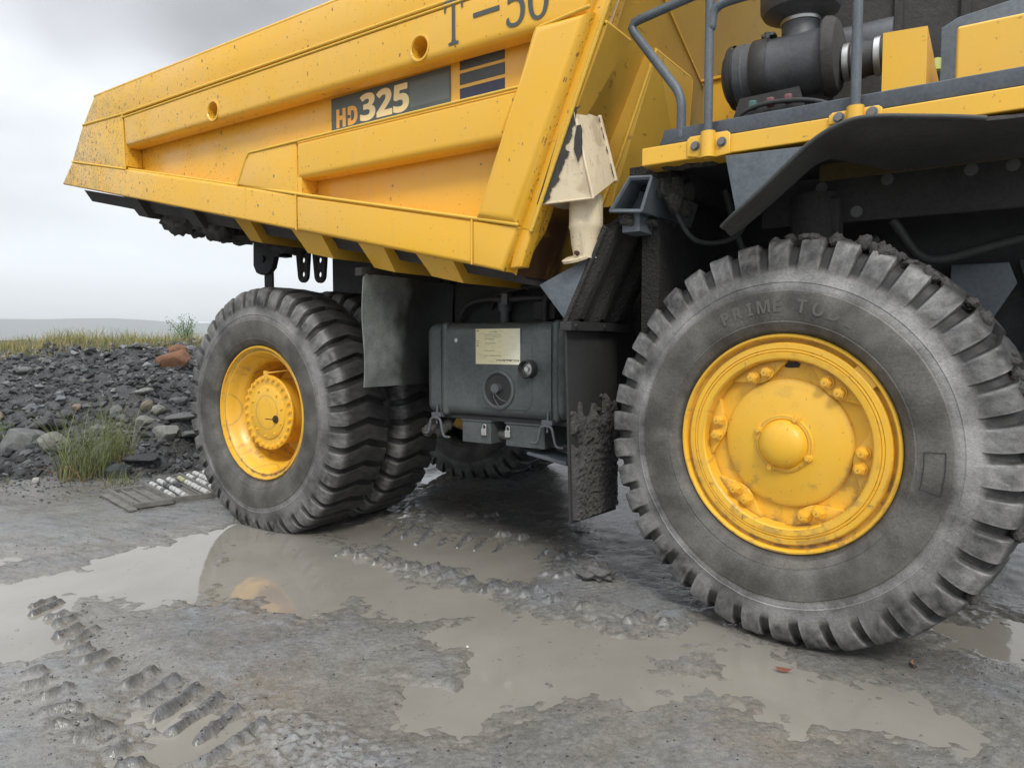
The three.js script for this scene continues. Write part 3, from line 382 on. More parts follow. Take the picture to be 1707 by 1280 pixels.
// tyres: a worn rock tread of bars over the shoulder
function makeTyre(tint, seed, bandLight, rot) {
  const half = [[.500,.185],[.512,.215],[.53,.236],[.556,.249],[.560,.2525],[.566,.2515],[.57,.254],[.60,.259],[.64,.262],[.68,.262],[.698,.261],[.703,.256],[.72,.255],[.735,.2535],[.739,.2560],[.744,.2530],[.765,.248],[.785,.241],[.80,.234,.800,.241],[.815,.232,.82,.241],[.834,.227,.838,.240],[.857,.219,.862,.237],[.879,.208,.888,.231],[.895,.193,.908,.223],[.904,.172,.925,.210],[.910,.143,.939,.188],[.912,.11,.944,.155],[.912,.07,.946,.115],[.913,.035,.948,.06],[.914,.0,.949,.0]];
  const prof = [...half, ...half.slice(0, -1).reverse().map(p => p.length > 2 ? [p[0], -p[1], p[2], -p[3]] : [p[0], -p[1]])];
  const fr = [0, .05, .12, .2, .3, .4, .5, .6, .68, .73, .78, .85, .93], LUGS = 38, nt = LUGS * fr.length, ns = prof.length, p = [], col = [], ix = [];
  const R = rng(seed), lv = [...Array(LUGS)].map(() => [0.90 + 0.14 * R(), 0.03 * (R() - 0.5), R()]);
  for (let i = 0; i <= nt; i++) { const k = Math.floor(i / fr.length) % LUGS, f = fr[i % fr.length], on = f > 0.03 && f < 0.70 ? 1 : 0;
    for (let s = 0; s < ns; s++) {
      const q = prof[s], zo = q.length > 2 ? q[3] : q[1], az = Math.min(1, Math.abs(zo) / 0.24), sk = 0.75 * (1 - az) * Math.sign(zo || 1) * (1 - az) + (zo < 0 ? 0.5 : 0) * (1 - sstep(0, 0.1, 0.1));
      const tread = sstep(0.79, 0.86, q.length > 2 ? q[2] : q[0]);
      const th = (Math.floor(i / fr.length) + f + tread * (0.38 * (1 - az)) + lv[k][1] * tread) / LUGS * Math.PI * 2;
      let r = q[0], z = q[1]; if (q.length > 2) { const slope = q[2] < 0.93 ? sstep(0.80, 0.66, f) : sstep(0.75, 0.67, f); const m = (f > 0.03 ? slope : 0) * lv[k][0]; r = mix(q[0], q[2], m); z = mix(q[1], q[3], m); }
      const nz = fbm3(Math.cos(th) * r * 5, Math.sin(th) * r * 5, z * 8 + seed, 3); r += 0.004 * nz * (q.length > 2 ? 1.6 : 0.4); z += 0.004 * nz;
      const dn = ((th + rot + Math.PI * 3.5) % (Math.PI * 2)) - Math.PI, sag = Math.exp(-((dn / 0.42) ** 2)) * sstep(0.95, 0.80, r) * sstep(0.5, 0.62, r); z += Math.sign(z) * 0.028 * sag; const X = r * Math.cos(th + rot), y0 = r * Math.sin(th + rot), Y = y0 < -0.918 ? -0.918 + 0.2 * (y0 + 0.918) : y0; p.push(X, Y, z - 0.215);
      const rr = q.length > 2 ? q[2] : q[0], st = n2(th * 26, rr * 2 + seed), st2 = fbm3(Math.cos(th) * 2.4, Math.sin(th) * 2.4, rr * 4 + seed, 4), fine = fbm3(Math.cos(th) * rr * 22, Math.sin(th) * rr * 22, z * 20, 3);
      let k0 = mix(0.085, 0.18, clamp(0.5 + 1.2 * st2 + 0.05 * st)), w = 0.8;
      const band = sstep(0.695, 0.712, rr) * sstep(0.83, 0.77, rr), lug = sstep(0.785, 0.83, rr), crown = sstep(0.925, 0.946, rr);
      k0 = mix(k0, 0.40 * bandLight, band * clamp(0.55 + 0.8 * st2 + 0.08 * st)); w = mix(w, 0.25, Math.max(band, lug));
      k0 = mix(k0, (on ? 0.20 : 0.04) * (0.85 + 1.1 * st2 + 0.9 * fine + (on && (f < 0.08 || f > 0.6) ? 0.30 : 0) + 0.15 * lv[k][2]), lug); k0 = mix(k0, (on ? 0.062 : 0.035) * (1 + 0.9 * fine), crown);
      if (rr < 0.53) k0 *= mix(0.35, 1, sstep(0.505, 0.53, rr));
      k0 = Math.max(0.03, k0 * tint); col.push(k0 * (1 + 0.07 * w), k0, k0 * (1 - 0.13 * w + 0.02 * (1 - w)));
    } }
  for (let i = 0; i < nt; i++) for (let s = 0; s < ns - 1; s++) { const a = i * ns + s, b = a + ns; ix.push(a, b, a + 1, b, b + 1, a + 1); }
  let g = new THREE.BufferGeometry(); g.setAttribute('position', new THREE.Float32BufferAttribute(p, 3)); g.setAttribute('color', new THREE.Float32BufferAttribute(col, 3)); g.setIndex(ix);
  g = toCreasedNormals(g, 0.55); return boxUV(g);
}
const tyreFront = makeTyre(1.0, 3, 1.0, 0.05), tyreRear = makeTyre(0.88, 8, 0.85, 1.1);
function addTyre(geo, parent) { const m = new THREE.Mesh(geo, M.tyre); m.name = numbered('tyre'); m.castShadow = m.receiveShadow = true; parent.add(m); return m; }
const font = await new FontLoader().loadAsync('fonts/droid/droid_sans_bold.typeface.json');
function arcText(str, r, a0, step, size) { const out = []; [...str].forEach((ch, i) => { if (ch === ' ') return; const g = new TextGeometry(ch, { font, size, depth: 0.0009, curveSegments: 4 }); g.computeBoundingBox(); g.translate(-(g.boundingBox.max.x) / 2, 0, 0); const a = a0 - i * step; g.rotateZ(a - Math.PI / 2); g.translate(r * Math.cos(a), r * Math.sin(a), 0.0475); out.push(clean(g)); }); return out; }

const flat = g => { g = g.toNonIndexed(); g.computeVertexNormals(); return g; };
function wheelNutPair(a, r, z, parent) { for (const d of [-0.105, 0.105]) { const x = r * Math.cos(a + d), y = r * Math.sin(a + d), g = [flat(new THREE.CylinderGeometry(0.026, 0.027, 0.022, 6)), flat(new THREE.CylinderGeometry(0.021, 0.025, 0.012, 6)), new THREE.CylinderGeometry(0.014, 0.014, 0.032, 14), new THREE.CylinderGeometry(0.032, 0.032, 0.006, 20)]; g[1].translate(0, 0.014, 0); g[2].translate(0, 0.014, 0); g[3].translate(0, -0.009, 0); for (let q of g) { q.rotateY(a * 3 + d * 9); q.rotateX(Math.PI / 2); q.translate(x, y, z); } part('wheel_nut', g, M.yellow, parent); const tip = rod([x, y, z + 0.0295], [x, y, z + 0.0325], 0.0045, 0.0045, 12); part('wheel_stud', tip, M.dullYellow, parent); } }
// steered wheel nearest the camera
{
  const w = group('wheel', truck, 0.033, 0.945, 1.69); w.rotation.y = -0.131;
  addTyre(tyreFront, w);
  part('tyre_lettering', [...arcText('PRIME', 0.605, 2.0, 0.10, 0.06), ...arcText('TODE', 0.605, 1.42, 0.115, 0.06)], M.tyreText, w);
  { const fr = []; for (const [r0, r1, a0, a1] of [[0.592, 0.596, -0.21, 0.05], [0.668, 0.672, -0.21, 0.05], [0.592, 0.672, -0.212, -0.206], [0.592, 0.672, 0.046, 0.052]]) { const g = new THREE.RingGeometry(r0, r1, 16, 1, a0, a1 - a0); g.translate(0, 0, 0.049); fr.push(g); const h = new THREE.CylinderGeometry(r1, r1, 0.001, 3); h.dispose(); } part('tyre_label_frame', fr, M.blackMetal, w); }
  part('rim', lathe([[.493,-.05],[.506,-.016],[.508,-.004],[.503,.004],[.495,.004],[.489,-.003],[.486,-.03],[.470,-.034],[.467,-.010],[.461,-.004],[.441,-.003],[.438,-.009],[.435,-.003],[.428,-.002],[.425,-.008],[.422,-.002],[.396,-.005],[.389,-.013],[.385,-.06],[.383,-.11]], 128), M.wheelPaint, w);
  part('lock_ring_clip', [(() => { const g = new THREE.RingGeometry(0.468, 0.489, 10, 1, 0.62, 0.24); g.translate(0, 0, -0.012); return g; })()], M.yellow, w);
  const hub = part('hub', lathe([[.384,-.082],[.302,-.078],[.298,-.064],[.29,-.058],[.262,-.054],[.25,-.050],[.19,-.036],[.136,-.030],[.131,-.018],[.118,-.016],[.112,-.022],[.104,.004],[.085,.022],[.055,.034],[.02,.039],[.0,.0395]], 96), M.wheelPaint, w);
  for (let k = 0; k < 6; k++) {
    const a = (112 - 60 * k) * Math.PI / 180, pts = [], N = 40, s = new THREE.Shape();
    for (let i = 0; i <= N; i++) { const t = (i / N - 0.5) * 0.74, e = Math.pow(Math.cos(Math.min(1, Math.abs(t) / 0.40) * Math.PI / 2), 1.1), r = 0.384 - 0.084 * e; pts.push([r * Math.cos(a + t), r * Math.sin(a + t)]); }
    for (let i = N; i >= 0; i--) { const t = (i / N - 0.5) * 0.74; pts.push([0.386 * Math.cos(a + t), 0.386 * Math.sin(a + t)]); }
    part('wheel_lug_pad', slab(pts, -0.09, -0.054, 0.003), M.wheelPaint, w);
    wheelNutPair(a, 0.340, -0.040, w);
  }
  { const s = slab([[-0.034, -0.012], [-0.018, -0.017], [0.03, -0.014], [0.038, 0.004], [0.02, 0.012], [-0.03, 0.012]].map(([x, y]) => [x + 0.012, y + 0.366]), -0.0815, -0.0755, 0.001); part('vent_hole_plate', s, M.blackMetal, w); }  // flat black plate, its colour stands in for the dark inside the opening
  for (let k = 0; k < 4; k++) { const a = 1.12 + k * Math.PI / 2, x = 0.128 * Math.cos(a), y = 0.128 * Math.sin(a); part('cap_bolt', [hexBolt(x, y, -0.010, 0.011, 0.014), (() => { const g = new THREE.CylinderGeometry(0.018, 0.02, 0.014, 18); g.rotateX(Math.PI / 2); g.translate(x, y, -0.022); return g; })()], M.yellow, w); }
  const clods = []; { const R = rng(17); for (let i = 0; i < 46; i++) { const a = 0.35 + 1.35 * R() + (R() < 0.2 ? -1.2 : 0), r = 0.925 + 0.022 * R(), z = -0.03 - 0.16 * R(); clods.push(lump(r * Math.cos(a), r * Math.sin(a), z, 0.016 + 0.018 * R(), 0.016 + 0.018 * R(), 0.02 + 0.03 * R(), i, 0.4, 1.8, 3)); } }
  part('caked_mud', clods, M.mud, w);
}
function rearOuter(x, y, z, turn, det) {
  const w = group('wheel', truck, x, y, z); w.rotation.y = turn; addTyre(tyreRear, w);
  part('rim', lathe([[.493,-.05],[.506,-.014],[.508,-.002],[.502,.005],[.493,.004],[.489,-.02],[.474,-.028],[.468,-.022],[.462,-.018],[.452,-.028],[.44,-.075],[.415,-.115],[.392,-.14],[.388,-.16],[.384,-.30],[.372,-.42],[.28,-.43],[.0,-.43]], 112), M.wheelPaint, w);
  if (!det) return w;
  part('hub', lathe([[.25,-.42],[.252,-.13],[.262,-.11],[.268,-.095],[.283,-.092],[.285,-.078],[.281,-.073],[.205,-.072],[.203,-.064],[.198,-.061],[.06,-.060],[.0,-.060]], 80), M.wheelPaint, w);
  for (let k = 0; k < 26; k++) { const a = k / 26 * 6.2832 + 0.08; part('hub_bolt', hexBolt(0.262 * Math.cos(a), 0.262 * Math.sin(a), -0.062, 0.0135, 0.02), M.yellow, w); }
  for (let k = 0; k < 10; k++) { const a = k / 10 * 6.2832 + 0.2; part('cover_bolt', hexBolt(0.182 * Math.cos(a), 0.182 * Math.sin(a), -0.055, 0.008, 0.012), M.yellow, w); }
  part('drain_plug', [hexBolt(0.11, -0.045, -0.05, 0.016, 0.024), lathe([[.03, -.06], [.028, -.05], [.0, -.05]], 24).translate(0.11, -0.045, 0)], M.rust, w);
  part('cover_slot', box(-0.02, 0.07, -0.052, -0.046, -0.062, -0.058, 0.001), M.rust, w);
  part('valve_bracket', [box(-0.045, 0.0, 0.262, 0.315, -0.085, -0.07, 0.002), rod([0.0, 0.30, -0.08], [0.22, 0.34, -0.30], 0.006)], M.yellow, w);
  return w;
}
rearOuter(-3.75, 0.88, 1.75, 0, true);
{ const w = group('wheel', truck, -3.75, 0.88, 1.17); addTyre(tyreRear, w); part('rim', lathe([[.5, -.03], [.507, -.01], [.46, -.02], [.4, -.15], [.39, -.42], [.0, -.42]], 64), M.wheelPaint, w); }
{ const w = group('wheel', truck, -3.75, 0.88, -1.17); w.rotation.y = Math.PI; addTyre(tyreRear, w); part('rim', lathe([[.5, -.03], [.507, -.01], [.46, -.02], [.4, -.15], [.39, -.42], [.0, -.42]], 64), M.wheelPaint, w); }
rearOuter(-3.75, 0.88, -1.75, Math.PI, false);
{ const w = group('wheel', truck, 0.033, 0.945, -1.69); w.rotation.y = Math.PI - 0.131; addTyre(tyreFront, w); part('rim', lathe([[.5, -.03], [.507, -.01], [.46, -.02], [.39, -.05], [.3, -.06], [.0, -.04]], 64), M.wheelPaint, w); }

{ // chassis, axle, suspension and what hangs between body and wheels
  for (const s of [-1, 1]) part('frame_rail', box(-5.2, 1.6, 0.98, 1.36, s * 0.52 - 0.09, s * 0.52 + 0.09, 0.02), M.dustyBlack, truck);
  part('axle_housing', [rod([-3.75, 0.88, -0.95], [-3.75, 0.88, 0.95], 0.24), (() => { const g = new THREE.SphereGeometry(0.42, 24, 16); g.translate(-3.75, 0.88, 0); return g; })()], M.dustyBlack, truck);
  part('front_axle', [rod([0.03, 0.92, -1.4], [0.03, 0.92, 1.45], 0.13), box(-0.16, 0.22, 0.75, 1.1, 1.0, 1.42, 0.05)], M.blackMetal, truck);
  part('engine_block', box(-0.7, 1.7, 0.7, 2.25, -0.5, 0.42, 0.05), M.blackMetal, truck);
  part('gearbox', [box(-2.4, -0.8, 0.62, 1.45, -0.38, 0.38, 0.1), rod([-3.6, 0.9, 0], [-2.3, 0.95, 0], 0.09)], M.blackMetal, truck);
  part('hydraulic_tank', box(-2.5, -1.2, 1.0, 1.86, 0.62, 1.0, 0.06), M.blackMetal, truck);
  part('cross_panel', [box(-1.3, -0.55, 1.2, 2.3, 0.3, 0.62, 0.03), box(-0.76, -0.66, 1.35, 2.335, 0.5, 1.5, 0.004), box(-0.8, -0.57, 2.2, 2.330, 0.3, 1.575, 0.004)], M.darkCoat, truck);
  for (const s of [-1, 1]) part('hoist_cylinder', rod([-2.7, 1.0, s * 0.75], [-3.0, 2.1, s * 0.78], 0.13), M.blackMetal, truck);
  part('suspension_strut', [rod([0.02, 0.9, 0.98], [-0.02, 2.2, 0.9], 0.12), box(-0.10, 0.12, 1.86, 2.18, 0.84, 0.98, 0.02), box(-0.055, 0.075, 1.8, 2.12, 0.96, 1.0, 0.01)], M.dustyBlack, truck);
  part('suspension_tower', [box(-4.34, -3.72, 1.25, 2.22, 0.20, 0.52, 0.03), box(-3.75, -2.9, 1.3, 2.0, 0.25, 0.5, 0.03)], M.dustyBlack, truck);
  part('body_prop_bracket', [slab([[-5.06, 2.46], [-5.07, 2.14], [-5.03, 2.07], [-4.96, 2.045], [-4.86, 2.05], [-4.79, 2.10], [-4.75, 2.2], [-4.74, 2.46]], 0.78, 0.84, 0.008), box(-4.76, -4.66, 2.2, 2.44, 0.70, 0.86, 0.01), (() => { const g = new THREE.CylinderGeometry(0.03, 0.03, 0.03, 16); g.rotateX(Math.PI / 2); g.translate(-4.91, 2.19, 0.85); return g; })()], M.blackMetal, truck);
  part('body_prop', box(-4.96, -4.84, 1.2, 2.1, 0.775, 0.80, 0.006), M.blackMetal, truck);
  for (const [x, y] of [[-4.76, 2.0], [-4.52, 1.985]]) { const p = []; for (let i = 0; i <= 12; i++) { const a = Math.PI + i / 12 * Math.PI; p.push([x + 0.075 * Math.cos(a), y + 0.06 + 0.075 * Math.sin(a)]); } p.push([x + 0.11, y + 0.36], [x - 0.11, y + 0.36]); part('link_plate', slab(p, 0.48, 0.51, 0.004, [[x, y + 0.065, 0.028], [x + 0.005, y + 0.2, 0.028]]), M.dustyBlack, truck); }
  part('link_beam', [slab([[-5.1, 2.44], [-4.85, 2.30], [-4.3, 2.22], [-3.6, 2.15], [-3.6, 2.3], [-5.1, 2.55]], 0.42, 0.56, 0.01)], M.dustyBlack, truck);
}
{ // hoses and cables in the gaps
  const H = [[[-2.2, 1.5, 0.9], [-2.05, 1.72, 1.05], [-1.6, 1.78, 1.08], [-1.2, 1.7, 1.0]], [[-2.45, 1.35, 1.02], [-2.3, 1.66, 1.08], [-1.9, 1.7, 1.1], [-1.45, 1.66, 1.06], [-1.3, 1.4, 1.04]], [[-1.62, 1.52, 1.1], [-1.6, 1.7, 1.12], [-1.5, 1.82, 1.0]], [[-0.62, 2.2, 1.52], [-0.5, 1.95, 1.4], [-0.35, 1.98, 1.2], [-0.3, 2.2, 1.05]], [[-0.45, 2.25, 1.1], [-0.3, 1.85, 1.05], [0.1, 1.75, 1.02], [0.3, 1.95, 0.94]], [[0.35, 2.05, 0.84], [0.5, 1.85, 0.75], [0.8, 1.9, 0.7], [1.2, 2.0, 0.7]], [[-4.2, 1.4, 0.6], [-4.0, 1.75, 0.62], [-3.5, 1.85, 0.6], [-3.0, 1.7, 0.7]]];
  H.forEach((h, i) => part('hose', new THREE.TubeGeometry(new THREE.CatmullRomCurve3(h.map(v => V(...v))), 40, 0.014 + 0.006 * (i % 3), 8), M.hose, truck));
  part('pipe_clip', [box(-1.95, -1.90, 1.66, 1.74, 1.06, 1.14, 0.006)], M.canister, truck);
  part('valve_block', [box(-1.72, -1.55, 1.56, 1.68, 0.98, 1.10, 0.01), hexBolt(-1.63, 1.62, 1.105, 0.02, 0.02), rod([-1.63, 1.68, 1.04], [-1.63, 1.76, 1.04], 0.02)], M.dustyBlack, truck);
  part('yellow_bracket', slab([[-2.02, 1.55], [-1.94, 1.55], [-1.96, 1.86], [-1.99, 1.86]], 0.9, 0.93, 0.004), M.dullYellow, truck);
}
{ // mudguards and flaps
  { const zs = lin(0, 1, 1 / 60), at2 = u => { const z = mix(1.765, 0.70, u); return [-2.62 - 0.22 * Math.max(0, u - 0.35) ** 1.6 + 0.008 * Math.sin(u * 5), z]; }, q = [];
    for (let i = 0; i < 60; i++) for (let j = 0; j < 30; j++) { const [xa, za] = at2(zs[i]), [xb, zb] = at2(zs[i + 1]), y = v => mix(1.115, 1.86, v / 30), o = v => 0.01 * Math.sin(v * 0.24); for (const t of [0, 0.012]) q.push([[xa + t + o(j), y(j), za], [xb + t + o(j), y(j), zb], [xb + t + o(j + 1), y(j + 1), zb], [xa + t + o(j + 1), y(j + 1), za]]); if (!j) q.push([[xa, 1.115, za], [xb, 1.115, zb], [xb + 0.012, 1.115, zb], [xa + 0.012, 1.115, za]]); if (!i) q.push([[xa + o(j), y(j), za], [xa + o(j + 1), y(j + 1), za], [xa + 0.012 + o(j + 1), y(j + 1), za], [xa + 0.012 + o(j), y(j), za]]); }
    let g = quads(q); g.deleteAttribute('normal'); g = mergeVertices(g, 1e-4); g = toCreasedNormals(g, 0.6); const m = part('mud_flap', g, M.flapSheet, truck), a = m.geometry.attributes.position, c = []; for (let i = 0; i < a.count; i++) { const y = a.getY(i), z = a.getZ(i), k = sstep(1.52, 1.36, z + 0.10 * fbm2(z * 5, y * 4, 3) + 0.10 * sstep(1.5, 1.8, y)), v = mix(0.24, 0.045, k) * (1 + 0.35 * fbm2(z * 8, y * 6, 3)); c.push(v * 0.92, v, v * 0.97); } m.geometry.setAttribute('color', new THREE.Float32BufferAttribute(c, 3)); }  // vertex colours: shade and mud stain painted dark towards the inner side
  part('flap_clamp', [box(-2.66, -2.60, 1.845, 1.90, 1.3, 1.79, 0.006), hexBolt(-2.595, 1.872, 1.72, 0.018, 0.016, 'x'), hexBolt(-2.595, 1.872, 1.5, 0.018, 0.016, 'x'), rod([-2.63, 1.88, 1.0], [-2.63, 1.88, 1.7], 0.03)], M.blackMetal, truck);
  // guard behind the steered wheel
  const top = [[-0.80, 2.04], [-0.885, 2.005]], bot = [-1.112, 1.53];
  const guard = []; const N = 12; for (let i = 0; i < N; i++) { const z0 = 1.72 - i * 0.06, z1 = z0 - 0.06, b0 = (i % 4 === 1 || i % 4 === 2) ? 0.045 : 0, b1 = ((i + 1) % 4 === 1 || (i + 1) % 4 === 2) ? 0.045 : 0; const a = (b, z) => [-0.86 + b, 2.01 + b * 0.5, z], c = (b, z) => [-1.10 + b, 1.52 + b * 0.5, z]; guard.push([a(b0, z0), c(b0, z0), c(b1, z1), a(b1, z1)]); }
  part('mudguard', [quads(guard), quads(guard.map(q => q.map(v => [v[0] - 0.02, v[1] + 0.008, v[2]]))), rod([-0.86, 2.01, 1.725], [-1.105, 1.515, 1.725], 0.012), quads([[[-0.80, 2.05, 1.72], [-0.86, 2.01, 1.72], [-0.86, 2.01, 1.0], [-0.62, 2.05, 1.0]]])], M.mudCoat, truck);
  part('gusset_plate', slab([[-1.275, 1.729], [-0.965, 1.862], [-0.93, 1.862], [-1.105, 1.53]], 1.70, 1.715, 0.003), M.greyMetal, truck);
  const q = [[-0.728, 2.244], [-0.607, 2.234], [-0.661, 2.069], [-0.838, 2.087]], inn = [[-0.722, 2.232], [-0.622, 2.223], [-0.670, 2.082], [-0.816, 2.098]];
  const z0 = 1.72, z1 = 1.45, P3 = (p, z) => [p[0], p[1], z], L = []; for (let i = 0; i < 4; i++) { const j = (i + 1) % 4; L.push([P3(q[i], z0), P3(q[j], z0), P3(inn[j], z0), P3(inn[i], z0)], [P3(q[i], z0), P3(q[j], z0), P3(q[j], z1 - 0.4), P3(q[i], z1 - 0.4)], [P3(inn[i], z0), P3(inn[j], z0), P3(inn[j], z1 + 0.1), P3(inn[i], z1 + 0.1)]); } L.push(inn.map(p => P3(p, z1 + 0.1)));
  part('tube_bracket', [quads(L), ...[[0, 1], [1, 2], [2, 3], [3, 0]].map(([i, j]) => rod(P3(q[i], z0), P3(q[j], z0), 0.008, 0.008, 10)), hexBolt(-0.735, 2.19, z1 + 0.115, 0.012, 0.014), hexBolt(-0.74, 2.11, z1 + 0.115, 0.012, 0.014), box(-0.80, -0.70, 1.98, 2.09, 1.50, 1.66, 0.005)], M.greyMetal, truck);
  const mudT = []; { const R = rng(61); for (let i = 0; i < 16; i++) mudT.push(lump(-0.70 - 0.1 * R(), 2.065 - 0.03 * R(), 1.70 - 0.4 * R(), 0.05, 0.028, 0.07, i + 40, 0.4, 2, 4)); for (let i = 0; i < 12; i++) mudT.push(lump(-0.61 + 0.05 * R(), 2.10 + 0.14 * R(), 1.60 - 0.25 * R(), 0.035, 0.05, 0.06, i + 120, 0.4, 2, 4)); for (let i = 0; i < 5; i++) mudT.push(lump(-0.55 + 0.05 * i, 2.285, 1.66 - 0.05 * R(), 0.035, 0.014, 0.04, i + 160, 0.5, 2, 3)); }
  part('caked_mud', mudT, M.mud, truck);
  const f3 = slab([[1.715, 1.505], [1.655, 0.40], [1.10, 0.375], [1.10, 1.505]], 0, 0.014, 0.003); f3.rotateY(-Math.PI / 2); f3.translate(-1.10, 0, 0); const fl = part('mud_flap', f3, M.blackMetal, truck);
  part('flap_clamp', [box(-1.13, -1.06, 1.475, 1.525, 1.02, 1.735, 0.006), hexBolt(-1.055, 1.50, 1.68, 0.016, 0.014, 'x'), hexBolt(-1.055, 1.50, 1.35, 0.016, 0.014, 'x')], M.blackMetal, truck);
  { const xs = lin(0, 1, 1 / 46), ys = lin(0, 1, 1 / 90), q2 = [], pt = (u, v) => { const zz = mix(1.69, 1.12, u) - 0.05 * (1 - v) * (1 - u), y = mix(0.42, 1.30, v), cov = sstep(0.05, 0.3, 0.62 - v * 0.95 + 0.5 * u * (1 - v) + 0.42 * fbm2(u * 3 + 5, v * 4, 4)) * sstep(0, 0.06, u) * sstep(1, 0.93, u); return [-1.102 + (cov > 0.02 ? 0.018 + 0.022 * cov : -0.01) + cov * 0.022 * fbm2(u * 14, v * 24, 3), y, zz]; };
    for (let i = 0; i < 46; i++) for (let j = 0; j < 90; j++) q2.push([pt(xs[i], ys[j]), pt(xs[i + 1], ys[j]), pt(xs[i + 1], ys[j + 1]), pt(xs[i], ys[j + 1])]);
    part('caked_mud', quads(q2), M.mud, truck); }
  // fender lip over the steered wheel
  const lipLine = [[-0.225, 1.948], [-0.16, 1.99], [-0.05, 2.075], [0.06, 2.165], [0.16, 2.245], [0.24, 2.292], [0.33, 2.318], [0.42, 2.318], [0.56, 2.296], [0.68, 2.278], [0.78, 2.268], [1.4, 2.262]];
  const edge = [1.80, 1.84, 1.85, 1.86, 1.87, 1.87, 1.87, 1.86, 1.85, 1.83, 1.78, 1.775];
  const curve = new THREE.CatmullRomCurve3(lipLine.map((q, i) => V(q[0], q[1], edge[i]))).getPoints(80), lipP = [], lipI = [];
  const row = c => { const low = Math.min(c.y, 2.268), iz = mix(1.66, 1.15, sstep(0.12, 0.45, c.x)); return [[c.x, c.y - 0.012, c.z], [c.x, c.y, c.z - 0.004], [c.x, mix(c.y, low, 0.7), 1.768], [c.x, low, 1.74], [c.x, low - 0.01, iz + 0.06], [c.x, low - 0.02, iz], [c.x, low - 0.036, iz], [c.x, low - 0.026, iz + 0.06], [c.x, low - 0.016, 1.74], [c.x, mix(c.y, low, 0.7) - 0.016, 1.768], [c.x, c.y - 0.016, c.z]]; };
  curve.forEach((c, i) => { const r = row(c); r.forEach(q => lipP.push(...q)); if (i) for (let k = 0; k < r.length; k++) { const a = (i - 1) * r.length + k, b = (i - 1) * r.length + (k + 1) % r.length; lipI.push(a, b, a + r.length, b, b + r.length, a + r.length); } });
  const lipG = new THREE.BufferGeometry(); lipG.setAttribute('position', new THREE.Float32BufferAttribute(lipP, 3)); lipG.setIndex(lipI);
  part('fender', toCreasedNormals(lipG, 0.6), M.dustyBlack, truck);
  part('fender_edge', [new THREE.TubeGeometry(new THREE.CatmullRomCurve3(lipLine.slice(0, 11).map((p, i) => V(p[0], p[1] - 0.006, edge[i]))), 90, 0.010, 8)], M.rubberFlap, truck);
  part('fender_gusset', [slab([[-0.222, 2.268], [0.15, 2.258], [0.135, 2.226], [-0.135, 1.995], [-0.165, 1.985]], 1.755, 1.775, 0.003)], M.greyMetal, truck);
  part('caked_mud', [0, 1, 2, 3, 4].map(i => lump(-0.205 + 0.012 * i, 1.952 + 0.012 * i, 1.79 - 0.01 * i, 0.022, 0.014, 0.02, i + 300, 0.5, 2.5, 2)), M.mud, truck);
}
